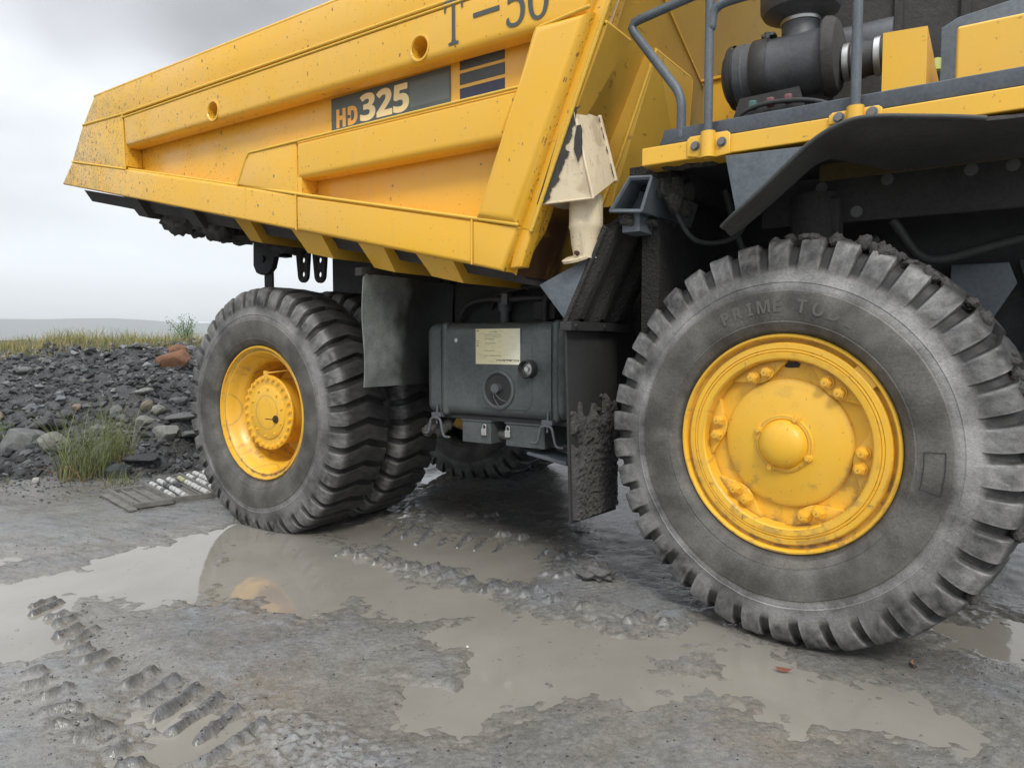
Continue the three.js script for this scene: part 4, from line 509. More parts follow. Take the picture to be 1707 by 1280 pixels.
{ // fuel tank and the boxes under it
  const tank = group('fuel_tank', truck);
  const tb = new RoundedBoxGeometry(1.14, 0.615, 0.62, 5, 0.07); tb.translate(-1.88, 1.232, 1.04); part('tank_shell', tb, M.tankPaint, tank);
  for (const x of [-2.27, -1.39]) { const g = new RoundedBoxGeometry(0.055, 0.632, 0.636, 4, 0.075); g.translate(x, 1.232, 1.04); const g2 = box(x - 0.03, x - 0.024, 0.94, 1.52, 1.349, 1.362, 0.002); part('tank_strap', [clean(g), clean(g2)], M.tankPaint, tank); }
  part('backing_plate', slab([[-1.99, 1.02], [-1.95, 0.985], [-1.60, 0.985], [-1.56, 1.02], [-1.56, 1.4], [-1.99, 1.4]], 1.348, 1.354, 0.002), M.tankPaint, tank);
  const stick = (() => { const c = document.createElement('canvas'); c.width = 512; c.height = 330; const k = c.getContext('2d'); const g = k.createLinearGradient(0, 0, 512, 120); g.addColorStop(0, '#d9cfa4'); g.addColorStop(0.6, '#e9e0b8'); g.addColorStop(1, '#f3efd8'); k.fillStyle = g; k.fillRect(0, 0, 512, 330); const R = rng(2); for (let i = 0; i < 90; i++) { k.fillStyle = `rgba(120,105,60,${0.03 + 0.05 * R()})`; k.fillRect(R() * 512, R() * 330, 20 + 60 * R(), 4 + 20 * R()); }
    k.fillStyle = 'rgba(110,100,75,0.75)'; k.fillRect(100, 70, 210, 3); const dash = (x, y, n, h) => { for (let i = 0; i < n; i++) k.fillRect(x + i * h * 0.75, y + (R() - 0.5) * 2, h * (0.35 + 0.3 * R()), h * (0.5 + 0.4 * R())); };
    k.fillStyle = 'rgba(110,100,75,0.55)'; dash(160, 24, 8, 16); dash(108, 48, 18, 14); dash(108, 88, 11, 14); dash(108, 130, 13, 13); dash(108, 200, 12, 13); dash(108, 246, 19, 14); k.fillStyle = 'rgba(60,55,45,0.85)'; dash(245, 284, 11, 20); dash(365, 284, 9, 20); for (const y of [110, 130, 150, 160]) k.fillRect(8, y, 30, 4); dash(10, 12, 3, 14);
    const t = new THREE.CanvasTexture(c); t.colorSpace = THREE.SRGBColorSpace; return t; })();
  std('sticker', { map: stick, roughness: 0.4 });
  { const g = new THREE.PlaneGeometry(0.352, 0.228); g.translate(-1.822, 1.385, 1.3565); const m = new THREE.Mesh(g, M.sticker); m.name = 'safety_label'; m.receiveShadow = true; tank.add(m); }
  part('filler_recess', lathe([[.128, 1.352], [.126, 1.366], [.112, 1.370], [.105, 1.366], [.103, 1.357], [.101, 1.351]], 48).translate(-1.815, 1.108, 0), M.tankPaint, tank);
  part('filler_well', (() => { const g = new THREE.CircleGeometry(0.104, 40); g.translate(-1.815, 1.108, 1.3562); return g; })(), M.blackMetal, tank);
  part('filler_cap', [rod([-1.815, 1.118, 1.354], [-1.815, 1.118, 1.40], 0.03), tube([[-1.825, 1.10, 1.40], [-1.835, 1.05, 1.38], [-1.80, 1.0, 1.37]], 0.004, 0.03, 6), tube([[-1.82, 1.10, 1.40], [-1.79, 1.05, 1.385], [-1.745, 1.035, 1.37]], 0.003, 0.03, 6)], M.canister, tank);
  part('fuel_gauge', lathe([[.058, 1.352], [.056, 1.405], [.050, 1.412], [.046, 1.405], [.044, 1.372]], 36).translate(-1.575, 1.246, 0), M.blackMetal, tank);
  part('gauge_glass', [lathe([[.044, 1.372], [.03, 1.376], [.0, 1.378]], 30).translate(-1.575, 1.246, 0), hexBolt(-1.575, 1.246, 1.385, 0.016, 0.02)], M.steel, tank);
  part('rivet', lathe([[.016, 1.351], [.014, 1.357], [.0, 1.358]], 20).translate(-2.165, 1.425, 0), M.steel, tank);
  part('breather', [rod([-1.98, 1.53, 1.05], [-1.98, 1.62, 1.05], 0.035), rod([-1.98, 1.62, 1.05], [-1.98, 1.70, 1.05], 0.05)], M.canister, tank);
  for (const [x0, x1, lx] of [[-2.145, -1.905, -1.95], [-1.785, -1.487, -1.76]]) { const b = part('tool_box', [box(x0, x1, 0.742, 0.893, 1.02, 1.32, 0.008), box(x0 - 0.006, x1 + 0.006, 0.888, 0.897, 1.02, 1.328, 0.003)], M.tankPaint, truck); part('padlock', [box(lx - 0.021, lx + 0.021, 0.800, 0.846, 1.321, 1.339, 0.004), tube([[lx - 0.013, 0.842, 1.33], [lx - 0.013, 0.872, 1.33], [lx + 0.013, 0.872, 1.33], [lx + 0.013, 0.842, 1.33]], 0.004, 0.014, 8)], M.steel, b); }
  part('box_link', rod([-1.91, 0.80, 1.2], [-1.78, 0.80, 1.2], 0.035), M.bolt, truck);
  for (const s of [0, 1]) { const x = s ? -1.425 : -2.315; part('tank_bracket', [tube([[x - 0.115, 0.79, 1.385], [x - 0.072, 0.79, 1.385], [x - 0.05, 0.90, 1.385], [x + 0.03, 0.90, 1.385], [x + 0.06, 0.775, 1.385], [x + 0.11, 0.775, 1.385]], 0.009, 0.03, 8), rod([x - 0.01, 0.86, 1.37], [x - 0.005, 0.99, 1.37], 0.008), box(x - 0.05, x + 0.03, 0.905, 0.935, 1.33, 1.38, 0.003)], M.canister, truck); }
  part('tank_shelf', box(-2.40, -1.32, 0.895, 0.925, 0.75, 1.30, 0.005), M.blackMetal, truck);
  part('step_plate', slab([[-1.62, 0.70], [-1.33, 0.655], [-1.33, 0.68], [-1.62, 0.715]], 1.1, 1.32, 0.003), M.greyMetal, truck);
  part('caked_mud', [0, 1, 2, 3, 4, 5].map(i => lump(-2.42 + 0.02 * i, 0.80 + 0.02 * (i % 3), 1.36 - 0.02 * i, 0.035, 0.04, 0.035, i + 210, 0.5, 2.5, 3)), M.mud, truck);
}
{ // exhaust hood heating the body
  const hood = group('exhaust_hood', truck);
  const creamMap = dataTex(512, 512, (i, j) => { const a = at(N1, i * 2, j), b = at(N2, i * 3, j >> 2), c = at(N3, i, j); const st = 0.45 * sstep(0.62, 0.76, b) * sstep(0.42, 0.6, a) + 0.6 * sstep(0.56, 0.74, at(N1, i, j)), sp = c > 0.79 ? 0.7 : 0, k = clamp(0.75 * st + sp); return [mix(0.72, 0.27, k), mix(0.61, 0.16, k), mix(0.42, 0.09, k)]; }, true); creamMap.repeat.set(1.4, 1.4);
  std('cream', { color: C(0.98, 0.98, 0.98), map: creamMap, roughness: 0.5, bumpMap: rep(softBump, 2), bumpScale: 0.002 });
  const A = [-0.982, 2.602, 1.85], B = [-1.168, 2.140, 1.85], Cc = [-0.865, 2.136, 1.855], D = [-0.885, 2.278, 1.57], E2 = [-0.955, 2.606, 1.62], F = [-1.24, 2.17, 1.45];
  part('hood_shell', prism([A, B, Cc, Cc], [E2, F, D, D]), M.cream, hood);
  part('hood_edge', [bead([A, Cc], 0.008), bead([B, Cc], 0.006), bead([E2, D], 0.014)], M.cream, hood);
  part('scorched_strip', prism([[-1.012, 2.62, 1.86], [-1.192, 2.14, 1.868], [-1.165, 2.137, 1.846], [-0.980, 2.61, 1.846]], [[-1.09, 2.65, 1.70], [-1.26, 2.15, 1.70], [-1.25, 2.15, 1.70], [-1.07, 2.64, 1.70]]), M.rust, hood);
  std('flaked', { color: C(0.07, 0.066, 0.06), map: rep(tone, 5), roughness: 0.85 });
  { const R = rng(9), q = []; const lerp3 = (a, b, t) => a.map((v, i) => mix(v, b[i], t));
    const strip = (P, Q, inward, w0, w1, n, off) => { let prev = null; for (let i = 0; i <= n; i++) { const t = i / n, p = lerp3(P, Q, t), w = mix(w0, w1, t) * (0.75 + 0.55 * n2(t * 5, 3 + w0 * 40) + 0.25 * n2(t * 17, 8)), c = [p[0] + inward[0] * w, p[1] + inward[1] * w, p[2] + inward[2] * w + off[2]], a = [p[0] + off[0], p[1], p[2] + off[2]]; c[0] += off[0]; if (prev) q.push([prev[0], a, c, prev[1]]); prev = [a, c]; } };
    strip(A, B, [1, -0.05, 0.02], 0.055, 0.06, 60, [0, 0, 0.007]); part('flaked_paint', quads(q.splice(0)), M.flaked, hood); strip(E2, D, [-0.02, -0.1, 0.25], 0.07, 0.05, 60, [0.006, 0, 0.004]);
    const blob = []; for (let i = 0; i < 18; i++) { const t = i / 18 * 6.283; blob.push([-0.945 + (0.020 + 0.012 * R()) * Math.cos(t), 2.42 + (0.065 + 0.04 * R()) * Math.sin(t), 1.8605]); } for (let i = 0; i < 18; i++) q.push([[-0.945, 2.42, 1.8605], blob[i], blob[(i + 1) % 18], blob[(i + 1) % 18]]);
    part('flaked_paint', quads(q), M.flaked, hood); }
  const pipe = lathe([[.088, 0.2], [.09, 0.05], [.092, 0.035], [.085, 0.02], [.078, -.05], [.066, -.11], [.066, -.13]], 40); pipe.rotateX(-Math.PI / 2); pipe.translate(-0.99, 1.985, 1.70); part('exhaust_pipe', pipe, M.cream, hood);
  const fl = lathe([[.0, -.01], [.07, -.012], [.088, -.008], [.09, .006], [.07, .012], [.0, .014]], 36); fl.rotateX(-1.2); fl.rotateY(-0.3); fl.translate(-1.03, 1.865, 1.71); part('pipe_flange', fl, M.cream, hood);
  part('flange_bolt', hexBolt(-1.0, 1.88, 1.775, 0.012, 0.03), M.rust, hood);
}
{ // deck edge, handrail and what stands on the deck
  part('deck_beam', box(-0.65, 1.8, 2.283, 2.370, 1.58, 1.75, 0.007), M.yellow, truck);
  part('deck_kerb', slab([[-0.565, 2.372], [1.8, 2.372], [1.8, 2.445], [-0.535, 2.445]], 1.60, 1.738, 0.006), M.kerbPaint, truck);
  part('deck_plate', box(-0.6, 1.8, 2.32, 2.364, -1.5, 1.58, 0.004), M.blackMetal, truck);
  part('deck_skirt', box(-0.3, 1.8, 2.05, 2.30, 0.86, 0.90, 0.006), M.dustyBlack, truck);
  part('deck_stringer', box(0.05, 1.8, 2.235, 2.318, 1.10, 1.13, 0.004), M.darkYellow, truck);
  for (const [x, y] of [[0.014, 2.245], [0.332, 2.25], [0.697, 2.25], [0.865, 2.25], [0.19, 2.10]]) part('skirt_bolt', hexBolt(x, y, 0.906, 0.022, 0.014), M.bolt, truck);
  part('bumper_panel', slab([[0.60, 1.83], [0.86, 1.83], [0.90, 1.72], [0.78, 1.50], [0.60, 1.50]], 0.45, 0.50, 0.006), M.greyMetal, truck);
  part('bumper_panel', slab([[0.90, 1.84], [1.5, 1.84], [1.5, 1.3], [1.05, 1.3]], 0.45, 0.50, 0.006), M.dustyBlack, truck);
  for (const x of [-0.305, 0.322]) {
    const c = part('post_clamp', [slab([[x - 0.105, x > 0 ? 2.335 : 2.292], [x - 0.105, 2.372], [x - 0.09, 2.384], [x + 0.085, 2.384], [x + 0.10, 2.372], [x + 0.10, x > 0 ? 2.335 : 2.28], [x - 0.02, x > 0 ? 2.33 : 2.268], [x - 0.06, x > 0 ? 2.335 : 2.285]], 1.751, 1.764, 0.004), rod([x, x > 0 ? 2.33 : 2.272, 1.772], [x, 2.39, 1.772], 0.034)], M.yellow, truck);
    for (const d of [-0.065, 0.062]) part('clamp_bolt', hexBolt(x + d, x > 0 ? 2.358 : 2.336, 1.772, 0.017, 0.016), M.bolt, c);
  }
  part('handrail', [tube([[-0.305, 2.34, 1.775], [-0.305, 3.3, 1.775]], 0.0205), tube([[0.322, 2.36, 1.775], [0.322, 3.3, 1.775]], 0.0205), tube([[-0.458, 2.40, 1.72], [-0.458, 2.60, 1.72], [-0.745, 3.0, 1.72], [-0.305, 3.055, 1.74]], 0.022, 0.06), tube([[-0.295, 2.86, 1.775], [-0.285, 2.955, 1.775], [0.32, 2.975, 1.775]], 0.021, 0.07)], M.railPaint, truck);
  const ac = group('air_cleaner', truck); const turnX = (pr, seg = 56) => { const g = lathe(pr, seg); g.rotateY(Math.PI / 2); return g; };
  const yc = 2.845, zc = 1.1;
  part('canister', turnX([[.0, -.455], [.08, -.452], [.125, -.435], [.15, -.40], [.155, -.375], [.162, -.37], [.162, -.33], [.157, -.325], [.157, -.225], [.157, .06], [.165, .075], [.16, .10]]).translate(0, yc, zc), M.canister, ac);
  part('canister_band', turnX([[.165, -.285], [.168, -.28], [.168, -.205], [.165, -.20]]).translate(0, yc, zc), M.hose, ac); part('canister_band', turnX([[.163, -.412], [.166, -.405], [.166, -.385]]).translate(0, yc, zc), M.hose, ac);
  part('band_latch', [hexBolt(-0.22, yc + 0.165, zc + 0.05, 0.016, 0.04, 'y'), box(-0.25, -0.18, yc + 0.165, yc + 0.18, zc, zc + 0.06, 0.003)], M.bolt, ac);
  part('outlet_cover', turnX([[.19, .065], [.195, .075], [.19, .10], [.17, .125], [.12, .14], [.0, .142]]).translate(0, yc + 0.01, zc), M.dustyBlack, ac);
  part('outlet_hose', turnX([[.082, .13], [.082, .17], [.09, .19], [.082, .21], [.09, .235], [.082, .26], [.082, .36]], 40).translate(0, yc - 0.035, zc), M.hose, ac);
  part('hose_clamp', turnX([[.086, .150], [.090, .152], [.090, .178], [.086, .18]], 40).translate(0, yc - 0.035, zc), M.steel, ac); part('hose_clamp', turnX([[.086, .290], [.091, .292], [.091, .318], [.086, .32]], 40).translate(0, yc - 0.035, zc), M.steel, ac);
  const pipe = lathe([[.15, 0.03], [.125, .085], [.10, .12], [.092, .14], [.092, .22], [.095, .222], [.095, .235], [.09, .236]], 48); pipe.rotateX(-Math.PI / 2); pipe.translate(-0.065, yc, zc); part('intake_pipe', pipe, M.canister, ac);
  part('pipe_clamp', (() => { const g = lathe([[.096, .205], [.098, .207], [.098, .222], [.096, .224]], 48); g.rotateX(-Math.PI / 2); g.translate(-0.065, yc, zc); return g; })(), M.steel, ac);
  part('precleaner_bowl', (() => { const g = lathe([[.09, .228], [.12, .235], [.185, .262], [.198, .285], [.20, .31], [.20, .5], [.0, .5]], 56); g.rotateX(-Math.PI / 2); g.translate(-0.065, yc, zc); return g; })(), M.canister, ac);
  part('cradle', [box(-0.36, 0.08, 2.36, 2.72, zc - 0.12, zc + 0.0, 0.01)], M.blackMetal, ac);
  const tray = part('lamp_tray', prism([[-0.33, 2.46, 1.42], [0.06, 2.46, 1.42], [0.0, 2.648, 1.38], [-0.285, 2.642, 1.38]], [[-0.33, 2.46, 1.40], [0.06, 2.46, 1.40], [0.0, 2.648, 1.36], [-0.285, 2.642, 1.36]]), M.blackMetal, truck);
  std('redCap', { color: C(0.22, 0.09, 0.10), roughness: 0.45 }); std('tealCap', { color: C(0.09, 0.18, 0.16), roughness: 0.45 });
  [[-0.20, M.tealCap], [-0.116, M.redCap], [-0.032, M.redCap]].forEach(([x, m]) => part('terminal_cap', box(x - 0.02, x + 0.02, 2.555, 2.60, 1.42, 1.46, 0.012), m, tray));
  part('cable', new THREE.TubeGeometry(new THREE.CatmullRomCurve3([V(-0.30, 2.46, 1.47), V(-0.25, 2.535, 1.47), V(-0.17, 2.562, 1.47), V(-0.07, 2.565, 1.47), V(0.10, 2.54, 1.45), V(0.3, 2.44, 1.4)]), 40, 0.012, 8), M.hose, truck);
  part('rear_panel', [box(-0.78, -0.45, 2.36, 3.06, 0.52, 0.56, 0.006), box(-0.79, -0.44, 3.055, 3.075, 0.50, 0.58, 0.004)], M.yellow, truck);
  part('guard_box', prism([[0.372, 2.45, 1.45], [0.545, 2.45, 1.45], [0.545, 2.775, 1.45], [0.372, 2.785, 1.45]], [[0.372, 2.45, 1.08], [0.575, 2.45, 1.08], [0.575, 2.58, 1.08], [0.372, 2.58, 1.08]]), M.yellow, truck);
  part('guard_box', [box(0.655, 1.7, 2.45, 2.735, 1.30, 1.48, 0.012)], M.yellow, truck);
  part('guard_box_foot', box(0.55, 0.70, 2.44, 2.53, 1.15, 1.2, 0.004), M.yellow, truck);
  std('limeCap', { color: C(0.5, 0.58, 0.2), roughness: 0.5 }); part('filler_plug', rod([0.56, 2.66, 1.2], [0.56, 2.71, 1.2], 0.02), M.limeCap, truck);
  part('cab_wall', [box(-0.22, 1.8, 2.36, 3.9, 0.30, 0.72, 0.01), box(0.32, 0.36, 2.4, 3.6, 0.72, 0.74, 0.003), box(0.62, 0.66, 2.4, 3.6, 0.72, 0.74, 0.003)], M.dustyBlack, truck);
  part('cab_step_plate', slab([[0.55, 2.40], [0.55, 2.955], [0.62, 2.99], [1.8, 3.14], [1.8, 2.40]], 0.86, 0.90, 0.006), M.greyMetal, truck);
  part('silencer', rod([-0.1, 3.02, 0.66], [0.32, 3.02, 0.66], 0.13), M.canister, truck);
}

/* ---------- things lying about ---------- */
const gy = (x, z) => Math.max(groundAt(x, z), bankAt(x, z));
const GR = [0.24, 0.245, 0.24], DK = [0.10, 0.10, 0.105], PL = [0.36, 0.36, 0.33], OR = [0.33, 0.165, 0.09], TN = [0.33, 0.27, 0.2];
[['big grey boulder at the left foot of the bank, cut by the picture edge', -8.05, 1.72, 0.30, 0.85, 0.8, 0.3, GR, 1, 0.1],
 ['grey boulder with a pale streaked face between the big boulder and the grass tuft', -7.75, 1.52, 0.20, 0.95, 0.7, 1.1, PL, 2, 0.1],
 ['dark leaning slab of slate above the big grey boulder', -8.15, 1.42, 0.20, 0.35, 0.7, -0.5, DK, 3, 0.4],
 ['smooth oblong pale grey boulder just left of the rear tyre', -7.08, 0.62, 0.19, 0.62, 0.7, 0.4, PL, 4, 0.3],
 ['long flat slab of grey slate jutting out above the oblong boulder by the rear tyre', -7.15, 0.36, 0.26, 0.22, 0.5, 0.45, GR, 5, 0.7],
 ['tilted grey slab leaning under the long flat slab by the rear tyre', -6.98, 0.42, 0.20, 0.25, 0.6, -0.4, GR, 6, 0.6],
 ['largest rust orange rock high on the bank beside the rear tyre', -8.9, -0.55, 0.27, 0.72, 0.85, 0.2, OR, 7, 0.3],
 ['smaller rust orange rock just above the largest orange rock', -9.15, -0.78, 0.17, 0.55, 0.8, 1.2, OR, 8, 0.3],
 ['thin pale slab lying halfway up the bank below the orange rocks', -8.0, 0.38, 0.15, 0.30, 0.6, 0.3, PL, 9, 0.5],
 ['round pale stone above the oblong boulder', -7.42, 0.68, 0.115, 0.85, 0.9, 0.7, PL, 10, 0.4],
 ['tan stone among grey ones to the right of the grass tuft', -7.58, 0.55, 0.09, 0.75, 0.8, 1.9, TN, 11, 0.4],
 ['pale wedge shaped stone beside the tan stone', -7.45, 0.50, 0.11, 0.6, 0.8, 2.4, PL, 12, 0.4],
 ['small squarish grey block above the tip of the grass tuft', -7.78, 0.82, 0.10, 0.8, 0.8, 0.2, GR, 13, 0.4],
 ['dark flat slab with a shaded gap under it right of the grass tuft base', -6.68, 1.12, 0.24, 0.22, 0.6, 0.35, DK, 14, 0.8],
 ['dark bluish boulder at the right base of the grass tuft', -6.66, 1.36, 0.15, 0.7, 0.8, 0.9, [0.09, 0.105, 0.11], 15, 0.4],
 ['small pinkish stone halfway up the bank above the grass tuft', -8.3, 1.02, 0.075, 0.6, 0.8, 0.5, [0.42, 0.3, 0.24], 16, 0.4],
 ['flat grey slab near the top of the bank at the left', -9.9, 0.98, 0.18, 0.35, 0.7, 0.2, GR, 17, 0.5],
 ['white pebble on the ground left of the grass tuft', -7.0, 2.0, 0.05, 0.7, 0.8, 0.2, [0.6, 0.58, 0.54], 18, 0.6],
 ['grey angular block beside the rear tyre below the orange rocks', -7.75, 0.05, 0.14, 0.6, 0.8, 0.8, GR, 19, 0.4],
 ['grey stone half hidden behind the grass tuft', -7.6, 1.12, 0.12, 0.8, 0.8, 0.3, GR, 20, 0.4],
 ['yellowish stone on the bank at the left picture edge', -8.7, 1.72, 0.11, 0.7, 0.8, 0.3, TN, 21, 0.4],
].forEach(a => rockThing('rock', a[0], 'rock', a[1], a[2], a[3], a[4], a[5], a[6], a[7], a[8], undefined, a[9], 0.12));
{ const R = rng(91); for (let i = 0; i < 34; i++) { const x = -9.6 + 2.9 * R(), z = -0.9 + 2.7 * R(), d = bankDist(x, z) * bankSide; if (d < 0.35 || d > 3.4) continue; const k = 0.10 + 0.13 * R(); rockThing('slate_chunk', 'grey chunk of slate among the chips on the rubble bank', 'rock', x, z, 0.055 + 0.07 * R() * R(), 0.35 + 0.4 * R(), 0.7, R() * 6, [k, k, k * 1.02], 200 + i, 'slate chunks on the rubble bank', 0.35, 0.4 * (R() - 0.5)); } }

// grass, shrub
std('grass', { vertexColors: true, color: C(1, 1, 1), roughness: 0.7, transmission: 0.3, thickness: 0 });
function blades(n, seed, place, len, wid, cols) {
  const R = rng(seed), p = [], c = [], ix = [];
  for (let b = 0; b < n; b++) {
    const o = place(R), L = len * (o.h || 1) * (0.5 + 0.8 * R()), az = R() * 6.283, lean = 0.15 + 0.75 * R() * (o.k || 1), w = wid * (0.7 + 0.6 * R()), col = cols[(R() * cols.length) | 0], br = 0.7 + 0.6 * R(), dx = Math.cos(az), dz = Math.sin(az), S = 5, base = p.length / 3, tw = R() * 3.14;
    for (let i = 0; i <= S; i++) { const t = i / S, out = lean * t * t * L * 0.9, up = L * (t - 0.28 * lean * t * t * t), ww = w * (1 - t * 0.9) * 0.5, px = Math.cos(tw) * ww, pz = Math.sin(tw) * ww; for (const s of [-1, 1]) { p.push(o.x + dx * out + s * px, o.y + up, o.z + dz * out + s * pz); const m = br * (0.7 + 0.4 * t); c.push(col[0] * m, col[1] * m, col[2] * m); } }
    for (let i = 0; i < S; i++) { const a = base + i * 2; ix.push(a, a + 1, a + 2, a + 1, a + 3, a + 2); }
  }
  const g = new THREE.BufferGeometry(); g.setAttribute('position', new THREE.Float32BufferAttribute(p, 3)); g.setAttribute('color', new THREE.Float32BufferAttribute(c, 3)); g.setIndex(ix); g.computeVertexNormals(); return g;
}
const GREEN = [0.20, 0.26, 0.08], OLIVE = [0.27, 0.27, 0.10], STRAW = [0.42, 0.33, 0.13], DEEP = [0.09, 0.14, 0.04];
{ const m = new THREE.Mesh(blades(13000, 41, R => { for (let k = 0; k < 40; k++) { const x = -15 + 6.2 * R(), z = -4.5 + 8.5 * R(), d = bankDist(x, z) * bankSide + 0.25 * fbm2(x * 1.7, z * 1.7, 2); if (d > 3.55 && d < 6.4 && fbm2(x * 1.1 + 9, z * 1.1, 2) > -0.25) return { x, y: bankAt(x, z) - 0.02, z, k: 0.9, h: 0.75 + 0.9 * (fbm2(x * 1.3, z * 1.3 + 4, 3) + 0.2) }; } return { x: -11, y: bankAt(-11, 0), z: 0 }; }, 0.21, 0.012, [STRAW, STRAW, OLIVE, OLIVE, GREEN]), M.grass); m.name = 'bank_grass'; m.castShadow = m.receiveShadow = true; scene.add(kind(m, 'stuff', 'yellow green grass along the top of the bank')); }
function clump(x, z, n, len, rad, seed, label, cols) { const g = group('grass_tuft', scene, x, gy(x, z) - 0.02, z); tag(g, label, 'grass tuft'); const m = new THREE.Mesh(blades(n, seed, R => { const a = R() * 6.283, r = rad * Math.sqrt(R()); return { x: r * Math.cos(a), y: 0, z: r * Math.sin(a) }; }, len, 0.009, cols), M.grass); m.name = numbered('blades'); m.castShadow = m.receiveShadow = true; g.add(m); const d = new THREE.Mesh(blades((n / 3) | 0, seed + 1, R => { const a = R() * 6.283, r = rad * 1.5 * Math.sqrt(R()); return { x: r * Math.cos(a), y: 0, z: r * Math.sin(a), k: 2.2 }; }, len * 0.3, 0.012, [[0.28, 0.17, 0.08], [0.22, 0.14, 0.07], STRAW]), M.grass); d.name = numbered('dry_leaves'); g.add(d); }
clump(-6.92, 1.58, 210, 0.72, 0.24, 51, 'tall green grass tuft growing at the foot of the rubble bank', [GREEN, GREEN, OLIVE, DEEP, [0.3, 0.32, 0.12]]);
clump(-6.98, 1.20, 110, 0.62, 0.16, 53, 'thinner grass tuft directly right of the tall tuft', [GREEN, OLIVE, [0.3, 0.32, 0.14]]);
clump(-6.35, 1.50, 60, 0.16, 0.16, 55, 'low ring of short grass in front of the dark bluish boulder', [GREEN, OLIVE]);
clump(-7.2, 2.35, 70, 0.10, 0.22, 57, 'flat patch of short weeds at the left picture edge on the yard', [GREEN, OLIVE, STRAW]);
clump(-8.3, 1.78, 40, 0.16, 0.12, 59, 'small dark green weed over the big boulder', [DEEP, GREEN]);
{ const x = -10.6, z = -1.75, s = group('shrub', scene, x, bankAt(x, z) - 0.05, z); tag(s, 'light green leafy shrub on top of the bank beside the rear tyre', 'shrub'); const R = rng(71), stems = [], p = [], c = [];
  const tips = []; for (let i = 0; i < 11; i++) { const a = R() * 6.283, r = 0.10 + 0.22 * R(), h = 0.22 + 0.30 * R(), t = [r * Math.cos(a), h, r * Math.sin(a)]; stems.push(tube([[0, 0, 0], [t[0] * 0.4, h * 0.55, t[2] * 0.4], t], 0.005, 0.05, 5)); tips.push(t); }
  for (let i = 0; i < 620; i++) { const t = tips[(R() * tips.length) | 0], k = 0.45 + 0.6 * R(), q = V(t[0] * k + 0.14 * (R() - 0.5), t[1] * k + 0.13 * (R() - 0.5), t[2] * k + 0.14 * (R() - 0.5)), u = V(R() - 0.5, R() * 0.6 - 0.2, R() - 0.5).setLength(0.022 + 0.016 * R()), v = V(R() - 0.5, R() - 0.5, R() - 0.5).cross(u).setLength(0.009); const A = q, B = q.clone().add(u.clone().multiplyScalar(0.5)).add(v), D = q.clone().add(u), E = q.clone().add(u.clone().multiplyScalar(0.5)).sub(v); for (const w of [A, B, D, A, D, E]) { p.push(w.x, w.y, w.z); const m = 0.8 + 0.5 * R(); c.push(0.20 * m, 0.30 * m, 0.14 * m); } }
  part('stem', stems, M.board || M.mud, s); const g = new THREE.BufferGeometry(); g.setAttribute('position', new THREE.Float32BufferAttribute(p, 3)); g.setAttribute('color', new THREE.Float32BufferAttribute(c, 3)); g.computeVertexNormals(); const f = new THREE.Mesh(g, M.grass); f.name = 'foliage'; f.castShadow = true; s.add(f); }
for (const [k, px, pz, r, l] of [[0, 0.13, 1.96, 0.3, 'curled red brown leaf on the mud left below the front tyre'], [1, 0.58, 1.61, 1.9, 'upright orange brown leaf on the mud below the right side of the front tyre']]) { const s = new THREE.Shape(); s.moveTo(-0.035, 0); s.quadraticCurveTo(-0.01, 0.024, 0.035, 0); s.quadraticCurveTo(-0.01, -0.024, -0.035, 0); const g = new THREE.ShapeGeometry(s, 10), a = g.attributes.position; for (let i = 0; i < a.count; i++) a.setZ(i, 12 * a.getX(i) ** 2 + 18 * a.getY(i) ** 2); g.rotateX(-1.2 + k * 0.5); g.rotateY(r); g.computeVertexNormals(); const m = new THREE.Mesh(g, std(k ? 'leafB' : 'leafA', { color: k ? C(0.30, 0.10, 0.045) : C(0.17, 0.055, 0.035), roughness: 0.6 })); m.name = numbered('fallen_leaf'); m.position.set(px, Math.max(groundAt(px, pz), 0) + 0.010, pz); m.castShadow = m.receiveShadow = true; scene.add(tag(m, l, 'leaf')); }
{ const g = lump(0, 0, 0, 0.10, 0.05, 0.085, 5, 0.55, 1.6, 5), x = -1.07, z = 1.41; const m = part('mud_clod', g, M.mudLight, scene); m.position.set(x, groundAt(x, z) + 0.03, z); tag(m, 'largest clod of mud standing on the track between the two near wheels', 'mud clod'); }
{ const m = part('pebble', chip(5).scale(0.014, 0.014, 0.014), std('whiteStone', { color: C(0.7, 0.68, 0.64), roughness: 0.7 }), scene); m.position.set(-1.14, Math.max(0, groundAt(-1.14, 2.54)) + 0.006, 2.54); tag(m, 'single white stone chip at the edge of the middle puddle', 'pebble'); }
// far hills over the plain
function hills(name, dist, h0, seed, label, col) { const p = [], ix = [], n = 160; for (let i = 0; i <= n; i++) { const a = -2.9 + 2.6 * i / n, x = Math.sin(a) * dist, z = -Math.cos(a) * dist, h = h0 * (0.74 + 0.16 * fbm2(i * 0.06 + seed, seed, 4)); for (const [k, y] of [[1, -30], [1.06, h * 0.5], [1.15, h], [1.5, -30]]) p.push(x * k, y, z * k); if (i) for (let k = 0; k < 3; k++) { const q = (i - 1) * 4 + k; ix.push(q, q + 4, q + 1, q + 1, q + 4, q + 5); } } const g = new THREE.BufferGeometry(); g.setAttribute('position', new THREE.Float32BufferAttribute(p, 3)); g.setIndex(ix); g.computeVertexNormals(); const m = new THREE.Mesh(g, std(name, { color: C(...col), roughness: 1 })); m.name = 'hills'; scene.add(kind(m, 'structure', label)); }
hills('farHills', 6800, 290, 3, 'low blue mountains on the horizon', [0.07, 0.09, 0.09]);
scene.fog = new THREE.FogExp2(new THREE.Color(0.97, 0.99, 1.0), 0.00016);

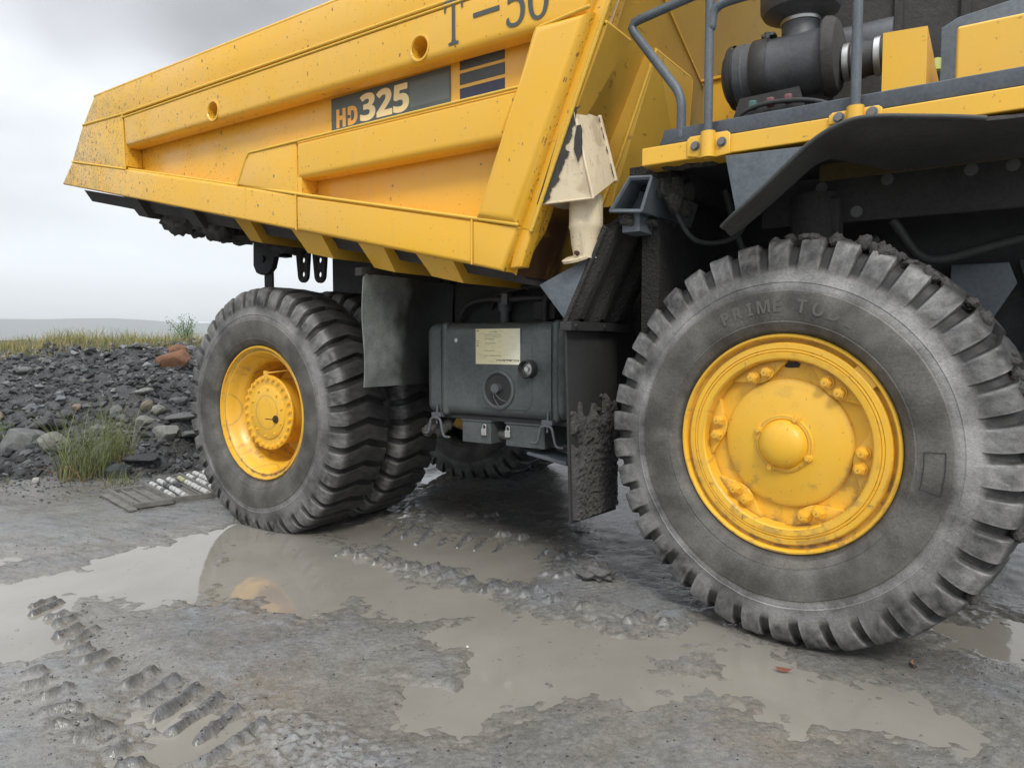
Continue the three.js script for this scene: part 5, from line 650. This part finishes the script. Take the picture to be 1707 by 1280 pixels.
// core trays and drill core at the foot of the bank
std('board', { color: C(0.26, 0.255, 0.235), map: rep(tone, 4), roughness: 0.9, bumpMap: rep(grainBump, 6), bumpScale: 0.006 });
std('core', { color: C(0.66, 0.66, 0.64), map: rep(tone, 6), roughness: 0.75 }); std('coreDark', { color: C(0.16, 0.165, 0.17), map: rep(tone, 6), roughness: 0.75 }); std('coreYellow', { color: C(0.50, 0.50, 0.28), map: rep(tone, 6), roughness: 0.75 });
function coreTray(label, cx, cz, ang, len, rows, pitch) {
  const t = group('core_tray', scene, cx, groundAt(cx, cz) + 0.008, cz); t.rotation.y = ang; tag(t, label, 'core tray');
  const W = rows * pitch; part('base_board', box(-len / 2, len / 2, 0, 0.012, -W / 2, W / 2, 0.003), M.board, t);
  for (let i = 0; i <= rows; i++) part('divider', box(-len / 2, len / 2, 0.012, i === 0 || i === rows ? 0.06 : 0.034, -W / 2 + i * pitch - 0.008, -W / 2 + i * pitch + 0.008, 0.003), M.board, t);
  for (const s of [-1, 1]) part('end_board', box(s * len / 2 - 0.01, s * len / 2 + 0.01, 0, 0.045, -W / 2 - 0.01, W / 2 + 0.01, 0.003), M.board, t);
  return t;
}
function fillRow(t, row, rows, pitch, len, from, to, seed, mats, label, grp) {
  const R = rng(seed); let x = -len / 2 + from * len; const z = -rows * pitch / 2 + (row + 0.5) * pitch;
  while (x < -len / 2 + to * len - 0.03) {
    const L = 0.045 + 0.075 * R(), gap = 0.006 + (R() < 0.3 ? 0.05 * R() : 0.004); const mt = mats[(R() * mats.length) | 0];
    const g = rod([-L / 2, 0, 0], [L / 2, 0, 0], 0.026, 0.026, 14); const m = part('drill_core', g, mt, scene); const c = t.localToWorld(V(x + L / 2, 0.042, z + 0.006 * (R() - 0.5))); m.position.copy(c); m.rotation.set(0, t.rotation.y + 0.12 * (R() - 0.5), 0); tag(m, label, 'drill core', grp); x += L + gap;
  }
}

const TA = -0.27;
const tr1 = coreTray('empty weathered core tray, the leftmost of the trays by the rear tyre', -5.45, 1.79, -0.22, 0.78, 3, 0.105);
const tr2 = coreTray('middle core tray with rows of white and yellow core', -5.52, 1.40, TA, 0.95, 4, 0.095);
const tr3 = coreTray('core tray half hidden behind the rear tyre', -5.62, 1.02, TA, 0.95, 3, 0.095);
scene.updateMatrixWorld(true);
const cm = [M.core, M.core, M.core, M.coreDark];
const row = (t, r, n, a, b, seed, m, l) => fillRow(t, r, n, 0.095, 0.95, a, b, seed, m, l, l.replace('piece of drill core', 'drill cores'));
row(tr2, 3, 4, 0.03, 0.97, 1, cm, 'piece of drill core in the middle tray, in its row next to the empty tray');
row(tr2, 2, 4, 0.05, 0.97, 2, cm, 'piece of drill core in the middle tray, in its second row from the empty tray');
row(tr2, 1, 4, 0.02, 0.32, 3, [M.core, M.core, M.coreDark], 'piece of drill core in the short, mostly empty row of the middle tray');
row(tr2, 0, 4, 0.02, 0.28, 4, [M.coreYellow], 'yellow piece of drill core at the far end of the middle tray');
row(tr2, 0, 4, 0.29, 0.97, 5, [M.core], 'white piece of drill core in line with the yellow pieces of the middle tray');
for (let r = 0; r < 3; r++) row(tr3, r, 3, 0.05, 0.97, 10 + r, cm, 'piece of drill core in the ' + ['farthest', 'middle', 'nearest'][r] + ' row of the tray half hidden behind the tyre');
{ const b = part('board', box(-0.42, 0.42, 0, 0.02, -0.03, 0.03, 0.004), M.board, scene); b.position.set(-5.42, groundAt(-5.42, 1.99) + 0.01, 1.99); b.rotation.y = -0.20; tag(b, 'loose grey board lying along the outer side of the empty core tray', 'board'); }

renderer.render(scene, camera);
